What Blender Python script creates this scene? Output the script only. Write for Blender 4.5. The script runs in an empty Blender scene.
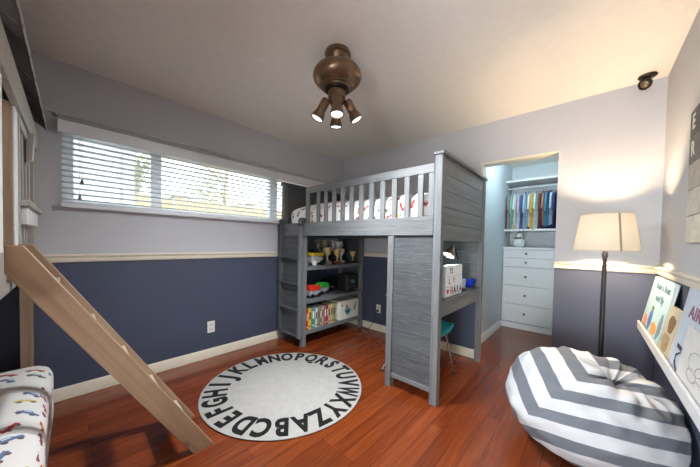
import bpy, bmesh, math, random
from math import sin, cos, pi, radians
from mathutils import Vector, Matrix, noise

random.seed(7)
C = bpy.context.scene.collection
H = 2.44

# ---------------------------------------------------------------- materials
def lin(r, g, b):
    f = lambda c: (c / 255 / 12.92) if c <= 10 else ((c / 255 + .055) / 1.055) ** 2.4
    return (f(r), f(g), f(b), 1)

class NT:
    def __init__(s, name):
        s.m = bpy.data.materials.new(name); s.m.use_nodes = True
        s.t = s.m.node_tree; s.n = s.t.nodes; s.l = s.t.links
        s.b = s.n['Principled BSDF']
    def new(s, typ, **kw):
        n = s.n.new(typ)
        for k, v in kw.items(): setattr(n, k, v)
        return n
    def link(s, a, b): s.l.new(a, b)
    def val(s, sock, v):
        if hasattr(v, 'links') or hasattr(v, 'is_output'): s.link(v, sock)
        else: sock.default_value = v
    def math(s, op, a, b=None, c=None):
        n = s.new('ShaderNodeMath', operation=op); s.val(n.inputs[0], a)
        if b is not None: s.val(n.inputs[1], b)
        if c is not None: s.val(n.inputs[2], c)
        return n.outputs[0]
    def vmath(s, op, a, b=None):
        n = s.new('ShaderNodeVectorMath', operation=op); s.val(n.inputs[0], a)
        if b is not None: s.val(n.inputs[1], b)
        return n
    def coords(s, kind='Object'): return s.new('ShaderNodeTexCoord').outputs[kind]
    def mapping(s, vec, scale=(1, 1, 1), rot=(0, 0, 0), loc=(0, 0, 0)):
        n = s.new('ShaderNodeMapping'); s.link(vec, n.inputs[0])
        n.inputs['Scale'].default_value = scale; n.inputs['Rotation'].default_value = rot
        n.inputs['Location'].default_value = loc
        return n.outputs[0]
    def noise(s, vec, scale=5, detail=4, rough=.55, dist=0):
        n = s.new('ShaderNodeTexNoise'); s.link(vec, n.inputs['Vector'])
        n.inputs['Scale'].default_value = scale; n.inputs['Detail'].default_value = detail
        n.inputs['Roughness'].default_value = rough; n.inputs['Distortion'].default_value = dist
        return n.outputs['Fac']
    def ramp(s, fac, stops, interp='LINEAR'):
        n = s.new('ShaderNodeValToRGB'); s.link(fac, n.inputs[0]); e = n.color_ramp.elements
        n.color_ramp.interpolation = interp
        while len(e) < len(stops): e.new(.5)
        for i, (p, c) in enumerate(stops): e[i].position = p; e[i].color = c
        return n.outputs[0]
    def mix(s, fac, a, b, mode='MIX'):
        n = s.new('ShaderNodeMix', data_type='RGBA', blend_type=mode)
        s.val(n.inputs[0], fac); s.val(n.inputs[6], a); s.val(n.inputs[7], b)
        return n.outputs[2]
    def bump(s, h, strength=.2, dist=.01):
        n = s.new('ShaderNodeBump'); s.link(h, n.inputs['Height'])
        n.inputs['Strength'].default_value = strength; n.inputs['Distance'].default_value = dist
        s.link(n.outputs[0], s.b.inputs['Normal'])
    def base(s, c): s.val(s.b.inputs['Base Color'], c)
    def set(s, rough=.5, metal=0., spec=None, **kw):
        s.b.inputs['Roughness'].default_value = rough; s.b.inputs['Metallic'].default_value = metal
        if spec is not None: s.b.inputs['Specular IOR Level'].default_value = spec

_plain = {}
def plain(r, g, b, rough=.5, metal=0., var=.06, name=None, bump=0):
    """plain surface with a faint noise mottling"""
    k = (r, g, b, rough, metal, bump)
    if k in _plain: return _plain[k]
    t = NT(name or 'surface_%d_%d_%d' % (r, g, b))
    n = t.noise(t.coords(), 22, 3)
    c = lin(r, g, b)
    lo = tuple(x * (1 - var) for x in c[:3]) + (1,); hi = tuple(min(1, x * (1 + var)) for x in c[:3]) + (1,)
    t.base(t.ramp(n, [(.3, lo), (.7, hi)])); t.set(rough, metal)
    if bump: t.bump(t.noise(t.coords(), 160, 3), bump, .004)
    _plain[k] = t.m
    return t.m

def emis(name, rgb, strength):
    t = NT(name); t.base(rgb)
    t.b.inputs['Emission Color'].default_value = rgb; t.b.inputs['Emission Strength'].default_value = strength
    return t.m

def wall_paint(name, split=True):
    t = NT(name); co = t.coords()
    up = lin(193, 193, 196); lo = lin(68, 74, 94)
    n = t.noise(co, 3, 2)
    upc = t.mix(n, up, lin(189, 189, 192)); loc_ = t.mix(n, lo, lin(65, 71, 90))
    if split:
        z = t.new('ShaderNodeSeparateXYZ'); t.link(co, z.inputs[0])
        f = t.math('GREATER_THAN', z.outputs[2], 1.03)
        t.base(t.mix(f, loc_, upc))
    else: t.base(upc)
    t.set(.62); t.bump(t.noise(co, 220, 2), .05, .003)
    return t.m

def wood(name, cols, axis='x', scale=1., rough=.5, lines=.0, spec=.4, planks=None):
    """grain running along AXIS; cols dark->light; lines adds pale ceruse streaks"""
    t = NT(name); co = t.coords()
    st = {'x': (.9, 16, 16), 'y': (16, .9, 16), 'z': (16, 16, .9)}[axis]
    st = tuple(a * scale for a in st)
    v = t.mapping(co, st)
    n1 = t.noise(v, 1.6, 6, .62, .9)
    v2 = t.mapping(co, tuple(a * 3.2 for a in st))
    n2 = t.noise(v2, 2.2, 5, .6, .3)
    f = t.math('ADD', t.math('MULTIPLY', n1, .65), t.math('MULTIPLY', n2, .35))
    c = t.ramp(f, [(.34, cols[0]), (.5, cols[1]), (.66, cols[2])])
    if lines:
        w = t.new('ShaderNodeTexWave', wave_type='BANDS', bands_direction={'x': 'Z', 'y': 'Z', 'z': 'Y'}[axis])
        t.link(t.mapping(co, {'x': (.5, 2, 2), 'y': (2, .5, 2), 'z': (2, 2, .5)}[axis]), w.inputs[0])
        w.inputs['Scale'].default_value = 7; w.inputs['Distortion'].default_value = 9
        w.inputs['Detail'].default_value = 3; w.inputs['Detail Scale'].default_value = 1.6
        wl = t.ramp(w.outputs['Fac'], [(.86, (0, 0, 0, 1)), (.97, (1, 1, 1, 1))])
        ms = t.ramp(n2, [(.46, (0, 0, 0, 1)), (.62, (1, 1, 1, 1))])
        c = t.mix(t.math('MULTIPLY', t.math('MULTIPLY', wl, ms), lines), c, cols[3])
    t.base(c); t.set(rough, 0, spec); t.bump(f, .15, .004)
    return t.m

GREY = (lin(90, 92, 94), lin(106, 108, 109), lin(121, 122, 122), lin(168, 169, 169))
M = {}
for ax in 'xyz': M['grey_' + ax] = wood('grey_washed_oak_' + ax, GREY, ax, 1.1, .5, {'x': .12, 'y': .24, 'z': .2}[ax])
SHADED_GREY = (lin(62, 65, 68), lin(78, 81, 84), lin(93, 96, 98), lin(150, 152, 153))  # darker copy of the bed's grey wood, shade mixed into the colour
for ax in 'xyz': M['dgrey_' + ax] = wood('shaded_grey_oak_' + ax, SHADED_GREY, ax, 1.6, .55, .26)
PINE = (lin(126, 102, 80), lin(148, 122, 98), lin(164, 138, 112))
def pine(name, axis):
    t = NT(name); co = t.coords()
    st = {'x': (.8, 14, 14), 'y': (14, .8, 14), 'z': (14, 14, .8)}[axis]
    n1 = t.noise(t.mapping(co, st), 1.5, 5, .55, .8)
    c = t.ramp(n1, [(.3, PINE[0]), (.5, PINE[1]), (.7, PINE[2])])
    vo = t.new('ShaderNodeTexVoronoi'); t.link(t.mapping(co, {'x': (2.6, 6, 6), 'y': (6, 2.6, 6), 'z': (6, 6, 2.6)}[axis]), vo.inputs['Vector'])
    vo.inputs['Scale'].default_value = 1.3
    k = t.ramp(vo.outputs['Distance'], [(.06, (1, 1, 1, 1)), (.15, (0, 0, 0, 1))])
    t.base(t.mix(t.math('MULTIPLY', k, .75), c, lin(92, 58, 34))); t.set(.55)
    return t.m
for ax in 'xyz': M['pine_' + ax] = pine('knotty_pine_' + ax, ax)
# the ladder stringers slope: grain along their length
M['white_wood'] = wood('whitewashed_wood', (lin(146, 140, 132), lin(166, 160, 151), lin(182, 177, 168)), 'z', 1, .5)
M['white_tread'] = plain(226, 226, 222, .5)
M['tread'] = plain(196, 180, 160, .45)
M['roof'] = wood('dark_roof_wood', (lin(58, 52, 52), lin(76, 68, 66), lin(92, 84, 80)), 'x', 1, .6)
M['roof_end_lit'] = plain(170, 168, 166, .6)  # paler tone paints the light caught by the eave ends
M['trim'] = plain(224, 214, 194, .38, var=.03, name='cream_trim_paint')
M['white_paint'] = plain(222, 222, 222, .4, var=.03, name='white_paint')
M['blind'] = plain(226, 228, 230, .45, var=.02, name='white_blind')
def slat_mat():
    t = NT('white_blind_slat'); out = t.n['Material Output']
    tl = t.n.new('ShaderNodeBsdfTranslucent'); tl.inputs[0].default_value = lin(226, 228, 230)
    mx = t.n.new('ShaderNodeMixShader'); mx.inputs[0].default_value = .62
    t.base(t.ramp(t.noise(t.coords(), 20, 2), [(.3, lin(228, 230, 232)), (.7, lin(234, 235, 236))])); t.set(.45)
    t.link(t.b.outputs[0], mx.inputs[1]); t.link(tl.outputs[0], mx.inputs[2]); t.link(mx.outputs[0], out.inputs[0]); return t.m
M['slat'] = slat_mat()
M['bronze'] = plain(92, 72, 52, .34, .85, var=.25, name='aged_bronze')
M['bronze'] = plain(122, 98, 76, .3, .75, var=.22, name='aged_bronze_brown')
M['bronze_dark'] = plain(40, 32, 26, .4, .6, name='dark_bronze')
M['black'] = plain(18, 18, 20, .45, name='black_metal')
M['chrome'] = plain(190, 190, 190, .2, 1., name='chrome')
M['closet_wall'] = plain(205, 211, 214, .6, var=.02, name='closet_wall_paint')

def floor_mat():
    t = NT('cherry_hardwood'); co = t.coords()
    br = t.new('ShaderNodeTexBrick'); t.link(co, br.inputs['Vector'])
    br.offset = .37; br.inputs['Scale'].default_value = 1
    br.inputs['Brick Width'].default_value = .95; br.inputs['Row Height'].default_value = .083
    br.inputs['Mortar Size'].default_value = .0012; br.inputs['Mortar Smooth'].default_value = .3
    br.inputs['Color1'].default_value = (0, 0, 0, 1); br.inputs['Color2'].default_value = (1, 1, 1, 1)
    br.inputs['Mortar'].default_value = (.5, .5, .5, 1); br.inputs['Bias'].default_value = 0
    n = t.noise(t.mapping(co, (1.2, 18, 1)), 2.0, 6, .6, 1.0)
    f = t.math('ADD', t.math('MULTIPLY', n, .75), t.math('MULTIPLY', br.outputs['Color'], .25))
    c = t.ramp(f, [(.22, lin(88, 37, 15)), (.45, lin(110, 48, 19)), (.62, lin(124, 58, 24)), (.8, lin(138, 71, 34))])
    c = t.mix(t.math('MULTIPLY', br.outputs['Fac'], .75), c, lin(48, 18, 9))
    t.base(c); t.set(.27, 0, .5)
    t.b.inputs['Coat Weight'].default_value = .15; t.b.inputs['Coat Roughness'].default_value = .18
    t.bump(t.math('ADD', t.math('MULTIPLY', n, .25), t.math('MULTIPLY', br.outputs['Fac'], -1)), .12, .003)
    return t.m

def car_print():
    """white cotton with scattered toy-car shapes (in UV metres)"""
    t = NT('car_print_cotton'); uv = t.coords('UV')
    sc = 9.2
    p = t.vmath('SCALE', uv); p.inputs[3].default_value = sc; p = p.outputs[0]
    vo = t.new('ShaderNodeTexVoronoi', voronoi_dimensions='2D'); t.link(p, vo.inputs['Vector'])
    vo.inputs['Scale'].default_value = 1; vo.inputs['Randomness'].default_value = .55
    d = t.vmath('SUBTRACT', p, vo.outputs['Position']).outputs[0]
    rnd = t.new('ShaderNodeSeparateColor'); t.link(vo.outputs['Color'], rnd.inputs[0])
    rot = t.new('ShaderNodeVectorRotate', rotation_type='Z_AXIS'); t.link(d, rot.inputs[0])
    t.link(t.math('MULTIPLY', t.math('SUBTRACT', rnd.outputs[0], .5), 2.6), rot.inputs['Angle'])
    x = t.new('ShaderNodeSeparateXYZ'); t.link(rot.outputs[0], x.inputs[0])
    X, Y = x.outputs[0], x.outputs[1]
    ax = t.math('ABSOLUTE', X)
    body = t.math('MULTIPLY', t.math('LESS_THAN', ax, .36), t.math('LESS_THAN', t.math('ABSOLUTE', Y), .085))
    cab = t.math('MULTIPLY', t.math('LESS_THAN', t.math('ABSOLUTE', t.math('ADD', X, .05)), t.math('SUBTRACT', .3, Y)),
                 t.math('MULTIPLY', t.math('GREATER_THAN', Y, .05), t.math('LESS_THAN', Y, .19)))
    wx = t.math('SUBTRACT', ax, .2); wy = t.math('ADD', Y, .1)
    wh = t.math('LESS_THAN', t.math('ADD', t.math('MULTIPLY', wx, wx), t.math('MULTIPLY', wy, wy)), .0075)
    win = t.math('MULTIPLY', t.math('LESS_THAN', t.math('ABSOLUTE', t.math('ADD', X, .05)), .12),
                 t.math('MULTIPLY', t.math('GREATER_THAN', Y, .08), t.math('LESS_THAN', Y, .155)))
    hue = t.ramp(rnd.outputs[1], [(0, lin(176, 52, 48)), (.25, lin(104, 124, 160)), (.45, lin(198, 110, 60)), (.6, lin(214, 186, 92)),
                                  (.74, lin(150, 62, 60)), (.88, lin(96, 110, 104))], 'CONSTANT')
    ground = t.mix(t.noise(uv, 3, 2), lin(226, 222, 216), lin(234, 232, 228))
    keep = t.math('GREATER_THAN', rnd.outputs[2], .08)
    c = t.mix(t.math('MULTIPLY', keep, t.math('MAXIMUM', body, cab)), ground, hue)
    c = t.mix(t.math('MULTIPLY', keep, win), c, lin(214, 224, 230)); c = t.mix(t.math('MULTIPLY', keep, wh), c, lin(104, 92, 92))
    t.base(c); t.set(.85, 0, .2)
    return t.m

def bag_mat():
    t = NT('grey_white_striped_canvas'); co = t.coords()
    # two sewn panels: stripes follow whichever panel the point lies on
    v = t.mapping(co, (1 / .41, 1 / .40, 1 / .27), (0, 0, 0), (0, 0, -.98))
    nz = t.noise(co, 5, 2)
    def dot(n):
        q = t.vmath('DOT_PRODUCT', v); q.inputs[1].default_value = n; return q.outputs['Value']
    s = t.math('MAXIMUM', dot((-.54, -.15, -.80)), t.math('SUBTRACT', dot((-.24, .86, -.3)), .34))
    s = t.math('ADD', s, t.math('MULTIPLY', nz, .06))
    f = t.math('FRACT', t.math('ADD', t.math('DIVIDE', s, .36), 10.42))
    k = t.math('LESS_THAN', f, .47)
    c = t.mix(k, lin(192, 194, 197), lin(104, 109, 116))
    t.base(c); t.set(.85, 0, .2); t.bump(t.noise(co, 300, 2), .08, .002)
    return t.m

# ---------------------------------------------------------------- mesh helpers
class MB:
    def __init__(s): s.bm = bmesh.new()
    def _mat(s, faces, mi):
        for f in faces: f.material_index = mi
    def box(s, x0, x1, y0, y1, z0, z1, mi=0, M4=None):
        vs = [s.bm.verts.new(Vector(p)) for p in ((x0, y0, z0), (x1, y0, z0), (x1, y1, z0), (x0, y1, z0), (x0, y0, z1), (x1, y0, z1), (x1, y1, z1), (x0, y1, z1))]
        if M4 is not None:
            for v in vs: v.co = M4 @ v.co
        fs = [s.bm.faces.new([vs[i] for i in q]) for q in ((3, 2, 1, 0), (4, 5, 6, 7), (0, 1, 5, 4), (1, 2, 6, 5), (2, 3, 7, 6), (3, 0, 4, 7))]
        s._mat(fs, mi); return s
    def prism(s, pts, d, mi=0):
        """closed polygon pts (3-D) extruded by vector d"""
        d = Vector(d); a = [s.bm.verts.new(Vector(p)) for p in pts]; b = [s.bm.verts.new(Vector(p) + d) for p in pts]
        n = len(pts); fs = [s.bm.faces.new(a[::-1]), s.bm.faces.new(b)]
        for i in range(n): fs.append(s.bm.faces.new((a[i], a[(i + 1) % n], b[(i + 1) % n], b[i])))
        s._mat(fs, mi); return s
    def lathe(s, prof, c=(0, 0, 0), axis=(0, 0, 1), seg=32, mi=0, smooth=True, cap=True):
        """profile [(r, h)] turned about AXIS from C"""
        ax = Vector(axis).normalized(); q = Vector((0, 0, 1)).rotation_difference(ax); c = Vector(c)
        rings = []
        for r, h in prof:
            rings.append([s.bm.verts.new(c + q @ Vector((max(r, 1e-4) * cos(2 * pi * i / seg), max(r, 1e-4) * sin(2 * pi * i / seg), h))) for i in range(seg)])
        fs = []
        for a, b in zip(rings, rings[1:]):
            for i in range(seg): fs.append(s.bm.faces.new((a[i], a[(i + 1) % seg], b[(i + 1) % seg], b[i])))
        for f in fs: f.smooth = smooth
        if cap: fs += [s.bm.faces.new(rings[0][::-1]), s.bm.faces.new(rings[-1])]
        s._mat(fs, mi); return s
    def rod(s, a, b, r, r2=None, seg=16, mi=0):
        a, b = Vector(a), Vector(b)
        return s.lathe([(r, 0), (r if r2 is None else r2, (b - a).length)], a, b - a, seg, mi)
    def tube(s, pts, r, seg=10, mi=0):
        pts = [Vector(p) for p in pts]
        rings = []
        for i, p in enumerate(pts):
            d = (pts[min(i + 1, len(pts) - 1)] - pts[max(i - 1, 0)]).normalized()
            q = Vector((0, 0, 1)).rotation_difference(d)
            rings.append([s.bm.verts.new(p + q @ Vector((r * cos(2 * pi * k / seg), r * sin(2 * pi * k / seg), 0))) for k in range(seg)])
        fs = []
        for a, b in zip(rings, rings[1:]):
            for k in range(seg): fs.append(s.bm.faces.new((a[k], a[(k + 1) % seg], b[(k + 1) % seg], b[k])))
        for f in fs: f.smooth = True
        fs += [s.bm.faces.new(rings[0][::-1]), s.bm.faces.new(rings[-1])]
        s._mat(fs, mi); return s
    def ball(s, c, r, sc=(1, 1, 1), mi=0, seg=20, rings=12):
        res = bmesh.ops.create_uvsphere(s.bm, u_segments=seg, v_segments=rings, radius=r)
        vs = res['verts']; fs = {f for v in vs for f in v.link_faces}
        for v in vs: v.co = Vector((v.co.x * sc[0], v.co.y * sc[1], v.co.z * sc[2])) + Vector(c)
        for f in fs: f.smooth = True
        s._mat(fs, mi); return s
    def sheet(s, fn, nu, nv, mi=0, closed=False):
        g = [[s.bm.verts.new(Vector(fn(i / (nu - 1), j / (nv - 1)))) for i in range(nu)] for j in range(nv)]
        for j in range(nv - 1):
            for i in range(nu - 1):
                f = s.bm.faces.new((g[j][i], g[j][i + 1], g[j + 1][i + 1], g[j + 1][i])); f.smooth = True; f.material_index = mi
        return s
    def text(s, string, size, Mx, bold=.0, depth=.001, mi=0, align='CENTER'):
        cu = bpy.data.curves.new('lettering', 'FONT'); cu.body = string; cu.size = size; cu.offset = bold
        cu.extrude = depth; cu.align_x = align; cu.align_y = 'CENTER'; cu.resolution_u = 4
        o = bpy.data.objects.new('lettering', cu); C.objects.link(o)
        dg = bpy.context.evaluated_depsgraph_get(); me = bpy.data.meshes.new_from_object(o.evaluated_get(dg))
        n0 = len(s.bm.faces); v0 = len(s.bm.verts)
        s.bm.from_mesh(me); s.bm.verts.ensure_lookup_table(); s.bm.faces.ensure_lookup_table()
        for v in s.bm.verts[v0:]: v.co = Mx @ v.co
        for f in s.bm.faces[n0:]: f.material_index = mi
        bpy.data.objects.remove(o); bpy.data.meshes.remove(me); bpy.data.curves.remove(cu)
        return s

MATS = {}
def rootmat(o):
    return MATS.get(o.name, Matrix.Identity(4)) if o is not None else Matrix.Identity(4)

def build(name, mb, mats, parent=None, local=False, bevel=0, sub=0, uv=False, origin=None, autos=False):
    me = bpy.data.meshes.new(name)
    bm = mb.bm
    bmesh.ops.recalc_face_normals(bm, faces=bm.faces)
    if parent is not None and not local:
        inv = rootmat(parent).inverted()
        for v in bm.verts: v.co = inv @ v.co
    if parent is None and origin is not None:
        for v in bm.verts: v.co -= Vector(origin)
    if uv:
        L = bm.loops.layers.uv.new('UVMap')
        for f in bm.faces:
            n = f.normal
            for lp in f.loops:
                p = lp.vert.co
                if abs(n.z) > .55: lp[L].uv = (p.x, p.y)
                elif abs(n.x) > abs(n.y): lp[L].uv = (p.x + (p.x > 0) * 0 - p.z * (1 if n.x > 0 else -1), p.y)
                else: lp[L].uv = (p.x, p.y - p.z * (1 if n.y > 0 else -1))
    bm.to_mesh(me); bm.free()
    me.set_sharp_from_angle(angle=radians(38))
    for m in (mats if isinstance(mats, (list, tuple)) else [mats]): me.materials.append(m)
    o = bpy.data.objects.new(name, me); C.objects.link(o)
    if parent is not None:
        o.parent = parent; MATS[o.name] = rootmat(parent)
    elif origin is not None:
        o.location = origin; MATS[o.name] = Matrix.Translation(Vector(origin))
    if bevel:
        b = o.modifiers.new('bevel', 'BEVEL'); b.width = bevel; b.segments = 2; b.limit_method = 'ANGLE'
    if sub:
        q = o.modifiers.new('sub', 'SUBSURF'); q.levels = sub; q.render_levels = sub
    return o

def tag(o, label, cat, group=None):
    o['label'] = label; o['category'] = cat
    if group: o['group'] = group
    return o

def thing(name, label, cat, loc=(0, 0, 0), rz=0, group=None):
    o = bpy.data.objects.new(name, None); C.objects.link(o); o.empty_display_size = .1
    o.location = loc; o.rotation_euler = (0, 0, rz)
    MATS[o.name] = Matrix.Translation(Vector(loc)) @ Matrix.Rotation(rz, 4, 'Z')
    return tag(o, label, cat, group)

def struct(name, mb, mats, parent=None, **kw):
    o = build(name, mb, mats, parent, **kw)
    if parent is None: o['kind'] = 'structure'
    return o

def copy_tree(o, loc=None, rz=None, label=None, parent=None):
    c = o.copy(); C.objects.link(c)
    if parent is not None: c.parent = parent
    if loc is not None: c.location = loc
    if rz is not None: c.rotation_euler = (0, 0, rz)
    if label: c['label'] = label
    for ch in [x for x in o.children]: copy_tree(ch, parent=c)
    return c

# ---------------------------------------------------------------- the setting
XW, YS = -4.25, -3.2          # west wall, south wall planes
CX, CYS = 1.97, -2.66         # closet back wall, closet right wall
DL, DR, DH = -1.967, -2.594, 2.04
T = .12
fm = floor_mat()
struct('floor', MB().box(XW - T, CX + T, YS - T, T, -.1, 0), fm)
struct('ceiling', MB().box(XW - T, CX + T, YS - T, T, H, H + .1), plain(236, 231, 222, .7, var=.02, name='ceiling_paint'))
WP = wall_paint('two_tone_wall_paint')
# window wall (north) with its opening
WX0, WX1, WZ0, WZ1 = -2.95, -.44, 1.43, 1.985
struct('wall_north', MB().box(XW - T, WX0, 0, T, 0, H).box(WX1, T, 0, T, 0, H).box(WX0, WX1, 0, T, 0, WZ0).box(WX0, WX1, 0, T, WZ1, H), WP)
# door wall (east) with the closet doorway
struct('wall_east', MB().box(0, T, DL, 0, 0, H).box(0, T, YS - T, DR, 0, H).box(0, T, DR, DL, DH, H), WP)
struct('wall_south', MB().box(XW - T + .001, CX + T, YS - T, YS, 0, H), WP)
HY0, HY1, HZ = -3.12, -2.32, 2.05          # made-up doorway behind the camera, lets fill light in
struct('wall_west', MB().box(XW - T, XW, HY1, 0, 0, H).box(XW - T, XW, YS, HY0, 0, H).box(XW - T, XW, HY0, HY1, HZ, H), WP)
fill_hall = plain(216, 216, 214, .6, var=.02, name='fill_hall_paint')  # unseen passage added only to house the fill lamp
struct('wall_fill_hall_west', MB().box(XW - 1.5, XW - 1.4, -4.0, -1.5, 0, H), fill_hall)
struct('wall_fill_hall_north', MB().box(XW - 1.4, XW - T, -1.6, -1.5, 0, H), fill_hall)
struct('wall_fill_hall_south', MB().box(XW - 1.4, XW - T, -4.0, -3.9, 0, H), fill_hall)
struct('floor_fill_hall', MB().box(XW - 1.5, XW - T, -4.0, -1.5, -.1, 0), fm)
struct('ceiling_fill_hall', MB().box(XW - 1.5, XW - T, -4.0, -1.5, H, H + .1), fill_hall)
# closet shell
struct('wall_closet_north', MB().box(T, CX + T, -1.87, -1.75, 0, H), M['closet_wall'])
struct('wall_closet_east', MB().box(CX, CX + T, CYS - .1, -1.87, 0, H), M['closet_wall'])
struct('wall_closet_south', MB().box(T, CX + T, CYS - .1, CYS, 0, H), M['closet_wall'])
struct('trim_doorway', MB().box(-.006, T + .004, DL - .018, DL, 0, DH).box(-.006, T + .004, DR, DL - .018, DH - .018, DH), M['trim'], bevel=.003)
# chair rails
def rail_profile(mb, a, b, n):
    a, b, n = Vector(a), Vector(b), Vector(n)
    prof = [(0, 1.007), (.012, 1.007), (.02, 1.018), (.02, 1.04), (.03, 1.05), (.032, 1.058), (.026, 1.066), (0, 1.066)]
    mb.prism([a + n * d + Vector((0, 0, z)) for d, z in prof], b - a); return mb
struct('trim_1', rail_profile(MB(), (XW, 0, 0), (0, 0, 0), (0, -1, 0)), M['trim'])
struct('trim_2', rail_profile(rail_profile(MB(), (0, -.032, 0), (0, DL, 0), (-1, 0, 0)), (0, DR, 0), (0, YS, 0), (-1, 0, 0)), M['trim'])
struct('trim_3', rail_profile(MB(), (-.032, YS, 0), (XW, YS, 0), (0, 1, 0)), M['trim'])
def skirting(mb, a, b, n, h=.09):
    a, b, n = Vector(a), Vector(b), Vector(n)
    mb.prism([a + n * d + Vector((0, 0, z)) for d, z in ((0, 0), (.015, 0), (.015, h - .012), (.008, h), (0, h))], b - a); return mb
struct('baseboard_north', skirting(MB(), (XW, 0, 0), (0, 0, 0), (0, -1, 0)), M['trim'])
struct('baseboard_east', skirting(skirting(MB(), (0, -.015, 0), (0, DL, 0), (-1, 0, 0)), (0, DR, 0), (0, YS, 0), (-1, 0, 0)), M['trim'])
struct('baseboard_south', skirting(MB(), (-.015, YS, 0), (XW, YS, 0), (0, 1, 0)), M['trim'])
struct('baseboard_closet', skirting(MB(), (T, -1.87, 0), (1.49, -1.87, 0), (0, -1, 0)), M['white_paint'])

# window
w = bpy.data.objects.new('window_1', None); C.objects.link(w); w['kind'] = 'structure'; w.location = (-1.7, .08, WZ0); MATS[w.name] = Matrix.Translation((-1.7, .08, WZ0))
f = MB()
y0, y1 = .055, .115
f.box(WX0, WX1, y0, y1, WZ0, WZ0 + .035).box(WX0, WX1, y0, y1, WZ1 - .035, WZ1)
for a, b in ((WX0, -2.89), (-2.41, -2.33), (-1.22, -1.12), (-.5, WX1)): f.box(a, b, y0, y1, WZ0 + .035, WZ1 - .035)
build('window_frame', f, plain(232, 236, 237, .4, name='white_vinyl'), w)
build('window_sill', MB().box(WX0, WX1, 0.001, y0, WZ0, WZ0 + .02), M['white_paint'], w)
def glass_mat(name, tint, frost):
    t = NT(name); n = t.n; out = n['Material Output']
    tr = n.new('ShaderNodeBsdfTransparent'); tr.inputs[0].default_value = tint
    gl = n.new('ShaderNodeBsdfGlossy'); gl.inputs['Roughness'].default_value = .05
    mx = n.new('ShaderNodeMixShader'); mx.inputs[0].default_value = .06
    t.link(tr.outputs[0], mx.inputs[1]); t.link(gl.outputs[0], mx.inputs[2])
    last = mx
    if frost:
        df = n.new('ShaderNodeBsdfTranslucent'); df.inputs[0].default_value = (.85, .88, .9, 1)
        m2 = n.new('ShaderNodeMixShader'); m2.inputs[0].default_value = frost
        t.link(mx.outputs[0], m2.inputs[1]); t.link(df.outputs[0], m2.inputs[2]); last = m2
    t.link(last.outputs[0], out.inputs[0]); return t.m
G = glass_mat('clear_glass', (.95, .97, .97, 1), 0); G2 = glass_mat('screened_glass', (.62, .66, .7, 1), .55)
for a, b, g in ((-2.89, -2.52, G2), (-2.52, -2.41, G), (-2.33, -1.22, G), (-1.12, -.5, G)):
    build('glass_pane', MB().box(a, b, .082, .087, WZ0 + .035, WZ1 - .035), g, w)

# blind
bl = thing('window_blind', 'wide white slatted blind over the long high window', 'blind', (-1.7, -.03, 1.41))
VX0, VX1 = -2.972, -.43
build('valance', MB().box(VX0, VX1, -.075, -.062, 1.925, 2.012).box(VX0, VX0 + .012, -.062, -.002, 1.925, 2.012).box(VX1 - .012, VX1, -.062, -.002, 1.925, 2.012), M['blind'], bl, bevel=.003)
build('headrail', MB().box(VX0 + .014, VX1 - .014, -.06, -.004, 1.94, 1.985), M['blind'], bl)
for i in range(12):
    z = 1.465 + i * .0405
    Mx = Matrix.Translation((0, -.032, z)) @ Matrix.Rotation(radians(-5), 4, 'X')
    build('slat', MB().box(VX0 + .02, VX1 - .02, -.024, .024, -.0011, .0011, M4=Mx), M['slat'], bl)
build('bottom_rail', MB().box(VX0 + .015, VX1 - .015, -.058, -.006, 1.405, 1.436), M['blind'], bl, bevel=.004)
for x in (-2.62, -1.98, -1.3, -.7):
    for yy in (-.061, -.006): build('ladder_cord', MB().box(x - .0015, x + .0015, yy, yy + .0015, 1.436, 1.94), M['blind'], bl)
for x, z in ((-2.85, 1.575), (-2.862, 1.46)):
    pc = build('pull_cord', MB().rod((x, -.082, z + .03), (x, -.082, 1.93), .0018, seg=6), M['blind'], bl)
    build('tassel', MB().lathe([(.004, .04), (.012, 0)], (x, -.082, z)), plain(120, 120, 120, .5), pc)

# curtain rod
cr = thing('curtain_rod', 'thin white curtain rod with nothing on it above the window blind', 'curtain rod', (-1.75, -.06, 2.06))
build('rod', MB().rod((-3.0, -.06, 2.06), (-.5, -.06, 2.06), .007), plain(196, 196, 200, .35), cr)
for x in (-2.97, -1.75, -.53): build('bracket', MB().box(x - .012, x + .012, -.004, -.001, 2.03, 2.09).box(x - .006, x + .006, -.062, -.004, 2.047, 2.055), plain(196, 196, 200, .35), cr)
for x, s in ((-3.0, -1), (-.5, 1)): build('finial', MB().rod((x, -.06, 2.06), (x + s * .02, -.06, 2.06), .011), plain(206, 206, 208, .35), cr)

# outlets
def outlet(at, n, label):
    """AT on the wall, N its normal"""
    n = Vector(n); t_ = n.cross(Vector((0, 0, 1)))
    R = Matrix((t_, Vector((0, 0, 1)), n)).transposed().to_4x4(); Mx = Matrix.Translation(Vector(at)) @ R
    o = thing('wall_outlet', label, 'outlet', at)
    build('face_plate', MB().box(-.036, .036, -.058, .058, .0005, .006, M4=Mx), plain(232, 228, 216, .35), o, bevel=.002)
    for s in (-.022, .022):
        r = build('receptacle', MB().box(-.017, .017, s - .014, s + .014, .006, .0085, M4=Mx), plain(220, 214, 200, .35), o, bevel=.003)
        build('slot', MB().box(-.008, -.006, s - .004, s + .006, .0085, .0088, M4=Mx).box(.006, .008, s - .004, s + .006, .0085, .0088, M4=Mx), M['black'], r)
    return o
outlet((-1.913, 0, .31), (0, -1, 0), 'cream wall outlet on the navy wall below the window')
outlet((0, -.72, .30), (-1, 0, 0), 'white wall outlet under the loft bed with a black plug in it')
pl = thing('plug_cord', 'black plug and cord hanging from the outlet under the loft bed', 'cord', (-.01, -.72, .27))
build('plug', MB().box(-.036, -.0095, -.733, -.707, .262, .29), M['black'], pl, bevel=.004)
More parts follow.
